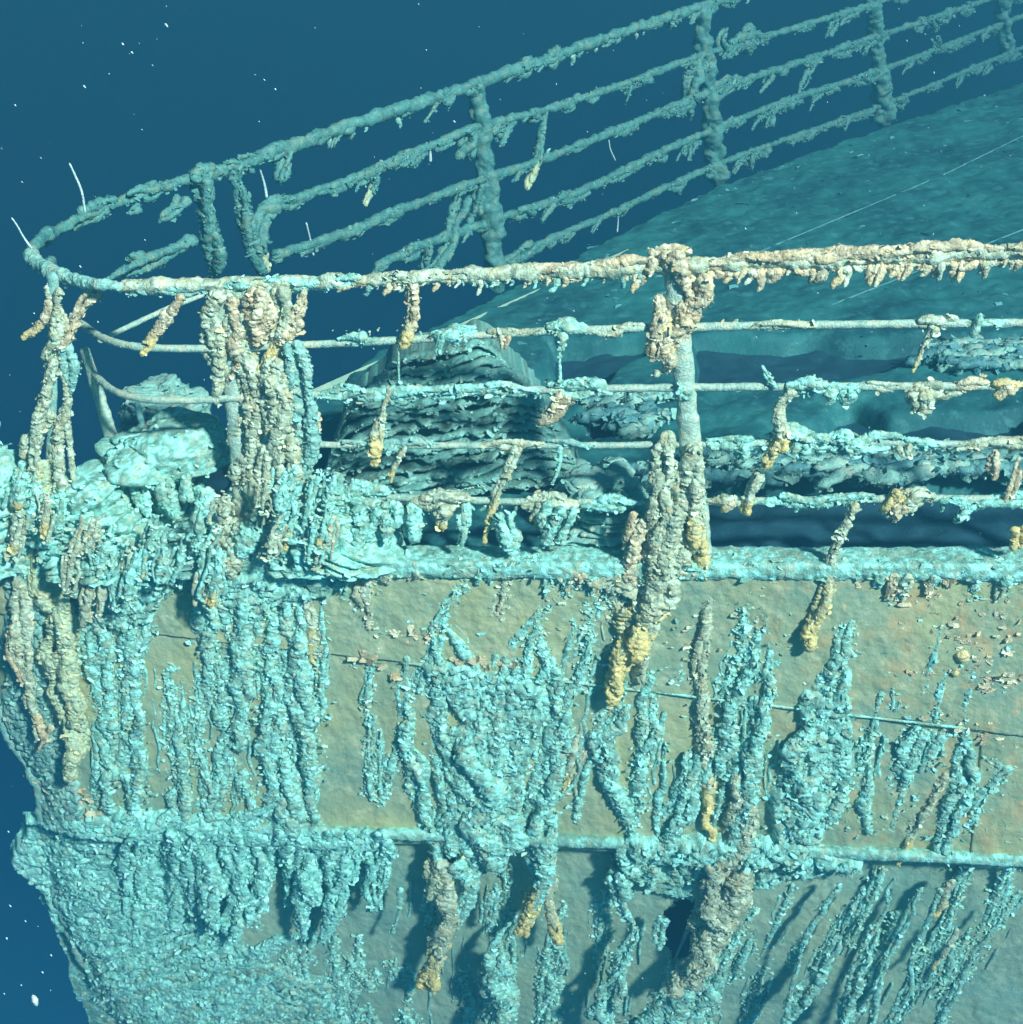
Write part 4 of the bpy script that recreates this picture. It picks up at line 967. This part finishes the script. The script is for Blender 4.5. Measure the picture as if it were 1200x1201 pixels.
# layered mass: each layer a slab of its own
stack = thing('layered_mass', 'dark teal mass of thin wavy layers like stacked planks, left of the middle post', 'wreckage', tuple(on_z(520, 585, 0)))
cst = on_z(520, 588, 0)
NL = 17
for k in range(NL):
    f = k/(NL-1); z = 0.02 + 0.56*f
    xl = np.interp(f, [0, .35, .8, 1], [-0.46, -0.48, -0.36, -0.20]); xr = np.interp(f, [0, .3, .65, 1], [0.56, 0.52, 0.42, 0.28])
    nx = 110; ny = 12
    U_, V_ = np.meshgrid(np.linspace(0, 1, nx), np.linspace(-1, 1, ny))
    # cross-section: rounded lip facing the viewer
    X = xl + (xr-xl)*U_
    lip = (0.045 + 0.02*noise(np.stack([X/0.05, X*0+k, X*0], -1), 31))*np.sqrt(np.clip(1 - V_**2, 0, 1))
    yb = 0.10*f + 0.10*np.abs(2*U_-1)**3
    wav = 0.028*noise(np.stack([X/0.11, X*0+k*0.45, X*0], -1), 33) + 0.015*noise(np.stack([X/0.04, X*0+k*1.7, X*0], -1), 34)
    Z = z + 0.016*V_ + 0.13*(X) *0.8 + 0.022*noise(np.stack([X/0.16, X*0+k*0.35, X*0], -1), 35) + 0.008*noise(np.stack([X/0.035, X*0+k*3.1, X*0], -1), 36)
    Z = Z - 0.10*np.abs(2*U_-1)**5
    Y = yb - lip + wav + 0.006*ridged(np.stack([X/0.02, V_*0.8, X*0+k], -1), 37)
    P = np.stack([cst[0]+X, cst[1]+Y, np.maximum(Z, 0.0)], -1)
    # close to the back
    back = P[::-1][:1].copy()
    P = np.vstack([P[:1] + np.array([0, 0.3, 0]), P, P[-1:] + np.array([0, 0.05, -0.05])])
    P[..., 2] = np.maximum(P[..., 2], 0)
    V = P.reshape(-1, 3)
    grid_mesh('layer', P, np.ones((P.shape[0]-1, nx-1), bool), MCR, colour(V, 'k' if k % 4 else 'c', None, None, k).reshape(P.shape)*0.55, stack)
    mk = np.zeros(P.shape[:2], bool); mk[6:ny, 2:-2] = True
    gN_ = np.cross(P[8, 51]-P[8, 50], P[9, 50]-P[8, 50])
    joined('flake_cover', [grid_petals(P, mk, 0.25, 0.012, 'g', k+900, flip=bool(gN_@nn < 0))], stack, kind='stuff')
# debris behind the fourth bar on the right
def debris(n, x0, x1, y0, y1, smin, smax, tone, name, label, z=0.05):
    its = []
    for i in range(n):
        x = random.uniform(x0, x1); y = random.uniform(y0, y1); c = on_z(x, y, z)
        a = random.uniform(-0.5, 0.5); L = random.uniform(smin, smax)
        d = np.array([math.cos(a), math.sin(a), random.uniform(-.25, .25)])*L/2
        its.append(tube_data([c-d, c+np.array([0, 0, random.uniform(-.02, .02)]), c+d], (0.02, 0.03*random.uniform(.6, 1.3), 0.015), tone=random.choice(tone), ds=0.012, sg=9, ratio=0.8, nref=(0, 0, 1)))
        V_ = its[-1][0]; N_ = V_ - V_.mean(0); N_ /= np.linalg.norm(N_, axis=1)[:, None]+1e-9
        its.append(petals(V_, N_, 30, 0.022, random.choice(tone), i))
    o = joined(name, its); o['label'] = label; o['category'] = 'debris'; o['group'] = 'debris heaps on the deck'; return o
debris(60, 835, 1230, 528, 560, 0.1, 0.35, 'gdg', 'debris_heap', 'dim green heap of crusted scraps behind the lower bars right of the middle post')
debris(40, 660, 775, 545, 600, 0.06, 0.2, 'gcd', 'debris_heap', 'broken turquoise scraps behind the lower bars just left of the middle post')
debris(26, 690, 775, 455, 500, 0.06, 0.22, 'dg', 'debris_heap', 'small dim pile of deck scraps behind the third bar left of the middle post', 0.03)
debris(34, 1080, 1230, 400, 425, 0.1, 0.4, 'dg', 'debris_heap', 'teal scraps on the far deck between the second and third bars at the right', 0.03)

# ================================================================= SEA WHIPS
for pts, w, fn, lab in (
    ([(100,250),(96,225),(88,205),(81,190)],(3,3,2),lambda x, y, o_: on_z(x, y, TOP+0.02) if False else near(x, y, -0.35),'white sea whip standing on the far top bar near the prow tip'),
    ([(38,292),(28,278),(20,264),(13,254)],(3,2.5,2),lambda x, y, o_: near(x, y, -0.1),'short white sea whip curving off the very tip of the railing'),
    ([(313,232),(310,215),(305,198)],(4,3,2),farp,'stubby bright sea whip beside the second far post'),
    ([(368,300),(364,280),(359,260)],(2.5,2,2),farp,'thin pale sea whip rising from the third far bar'),
    ([(722,188),(716,175),(714,163)],(2,2,1.5),farp,'faint curled sea whip on the far bars right of the centre post'),
    ([(724,272),(725,255),(722,243)],(2,1.5,1.5),farp,'faint upright sea whip near the far deck edge'),
    ([(505,190),(504,175),(500,166)],(4,3,2),farp,'tiny bright sea whip on the second far bar left of the centre post'),
    ):
    o = px_tube('sea_whip', fn, pts, w, None, kind='bar', tone='w', sg=7, ds=0.006)
    o['label'] = lab; o['category'] = 'sea whip'; o['group'] = 'white sea whips on the railings'

# ================================================================= RUST FLAKES on the plates
its = []
def flakes(poly_px, n, smin, smax, tone='p'):
    xs_ = [p[0] for p in poly_px]; ys_ = [p[1] for p in poly_px]; k = 0; cc = []
    while k < n:
        x = random.uniform(min(xs_), max(xs_)); y = random.uniform(min(ys_), max(ys_))
        ins, d = poly_mask(np.array([[x]]), np.array([[y]]), poly_px)
        if not ins[0, 0]: continue
        k += 1
        cc.append(on_hull(x, y, 0.016))
    cc = np.array(cc); its.append(petals(cc, np.tile(nn, (len(cc), 1)), n*3, 0.8*(smin+smax)/2*MPP, tone, len(its), lift=0.12))
flakes([(395,765),(440,780),(475,800),(465,785),(430,760)], 12, 4, 12)
flakes([(460,740),(500,725),(510,750),(480,765)], 14, 4, 12)
flakes([(530,768),(600,772),(598,782),(530,778)], 16, 4, 12)
flakes([(1050,690),(1200,690),(1200,800),(1060,790)], 70, 3, 8)
flakes([(1050,815),(1130,830),(1200,850),(1200,875),(1140,870),(1060,840)], 26, 3, 8, 'p')
flakes([(1140,790),(1200,780),(1200,810),(1150,812)], 14, 4, 8)
flakes([(20,900),(110,930),(130,965),(100,960),(60,930)], 26, 5, 14)
flakes([(640,690),(900,690),(900,780),(640,760)], 60, 3, 6, 't')
flakes([(400,690),(1200,700),(1200,980),(480,960)], 160, 2, 6, 'c')
flakes([(840,860),(1200,870),(1200,990),(900,980)], 90, 2, 6, 'c')
for x, y, w_, h_ in ((1130, 770, 17, 16), (1122, 790, 8, 8)):
    c0, c1 = on_hull(x, y-h_/2, .018), on_hull(x-2, y+h_/2, .018)
    its.append(tube_data([c0, (c0+c1)/2, c1], (w_*.4*MPP, w_*.55*MPP, w_*.3*MPP), tone='y', sg=9, ds=0.006, ratio=0.5))
for x in (1130, 1142, 1157, 1172, 1187, 790, 900, 1005):      # fine drip lines
    y0 = random.uniform(850, 900); y1 = random.uniform(945, 965)
    pp = [on_hull(x+random.uniform(-3, 3), y0+(y1-y0)*t, 0.008) for t in (0, .25, .5, .75, 1)]
    its.append(tube_data(pp, (0.0015, 0.002, 0.003, 0.002, 0.003), tone='c', sg=6, ds=0.008))
for k in range(60):                                    # fine growth below the ledge
    x = random.uniform(450, 1200); y0 = random.uniform(1030, 1160); L = random.uniform(15, 70)
    sl = -0.1 if x < 800 else -0.5
    pp = [on_hull(x + sl*L*t + random.uniform(-2, 2), y0 + L*t, 0.008) for t in (0, .33, .66, 1)]
    its.append(tube_data(pp, (0.003, 0.006*random.uniform(.6, 1.8), 0.006, 0.003), tone=random.choice('cgg'), sg=7, ds=0.008))
joined('rust_flakes', its, hull, kind='stuff')

# ================================================================= MARINE SNOW
sn = []
def fleck(p, r, ax=(0, 0, 1), el=1.0):
    ax = np.asarray(ax, float)*r*el
    sn.append(tube_data([p-ax, p, p+ax], (r*.5, r, r*.5), tone='w', sg=6, ds=max(r*el/3, 0.0007), kind='bar'))
for x, y in ((195,29),(18,123),(144,51),(155,61),(179,76),(128,86),(310,93),(323,104),(304,142),(500,58),(533,142),(94,312),(99,101),(170,281),(40,367),(115,377),(10,975),(12,1062),(8,1100),(50,1140),(25,1155),(100,1165),(60,1120),(5,1165),(30,1080)):
    D = random.uniform(2.2, 3.4); d = ray(x, y); p = Ov + d*D
    fleck(p, random.uniform(0.0014, 0.0026), Rv*0.6-Uv*0.6, random.uniform(1.0, 2.2))
for k in range(420):
    x, y = random.uniform(0, 1200), random.uniform(0, 1200); D = random.uniform(1.8, 4.0)
    fleck(Ov + ray(x, y)*D, random.uniform(0.0005, 0.0011)*D/2.5, Rv*random.uniform(-.3, 1)-Uv*random.uniform(.2, 1), random.uniform(1, 2.2))
fleck(Ov + ray(41, 1173)*2.9, 0.007, Rv*0.4-Uv*1.0, 1.6)
joined('marine_snow', sn, None, kind='stuff', label='white specks of marine snow drifting in the dark water', category='marine snow')

# ================================================================= THE WATER'S HAZE
bpy_mesh = bpy.data.meshes.new('haze')
x0, x1, y0, y1, z0, z1 = -8, 12, -2.0, 19, -5.0, 3.2
vv = [(x, y, z) for x in (x0, x1) for y in (y0, y1) for z in (z0, z1)]
bpy_mesh.from_pydata(vv, [], [(0,1,3,2),(4,6,7,5),(0,4,5,1),(2,3,7,6),(0,2,6,4),(1,5,7,3)])
hz = link('haze', bpy_mesh, None, kind='stuff')
hm = bpy.data.materials.new('sea_water_haze'); hm.use_nodes = True
n = hm.node_tree; n.nodes.clear()
ho = n.nodes.new('ShaderNodeOutputMaterial'); pv = n.nodes.new('ShaderNodeVolumePrincipled')
pv.inputs['Color'].default_value = (0.08, 0.45, 0.68, 1); pv.inputs['Density'].default_value = 0.082
pv.inputs['Anisotropy'].default_value = 0.45
n.links.new(pv.outputs[0], ho.inputs['Volume'])
bpy_mesh.materials.append(hm)
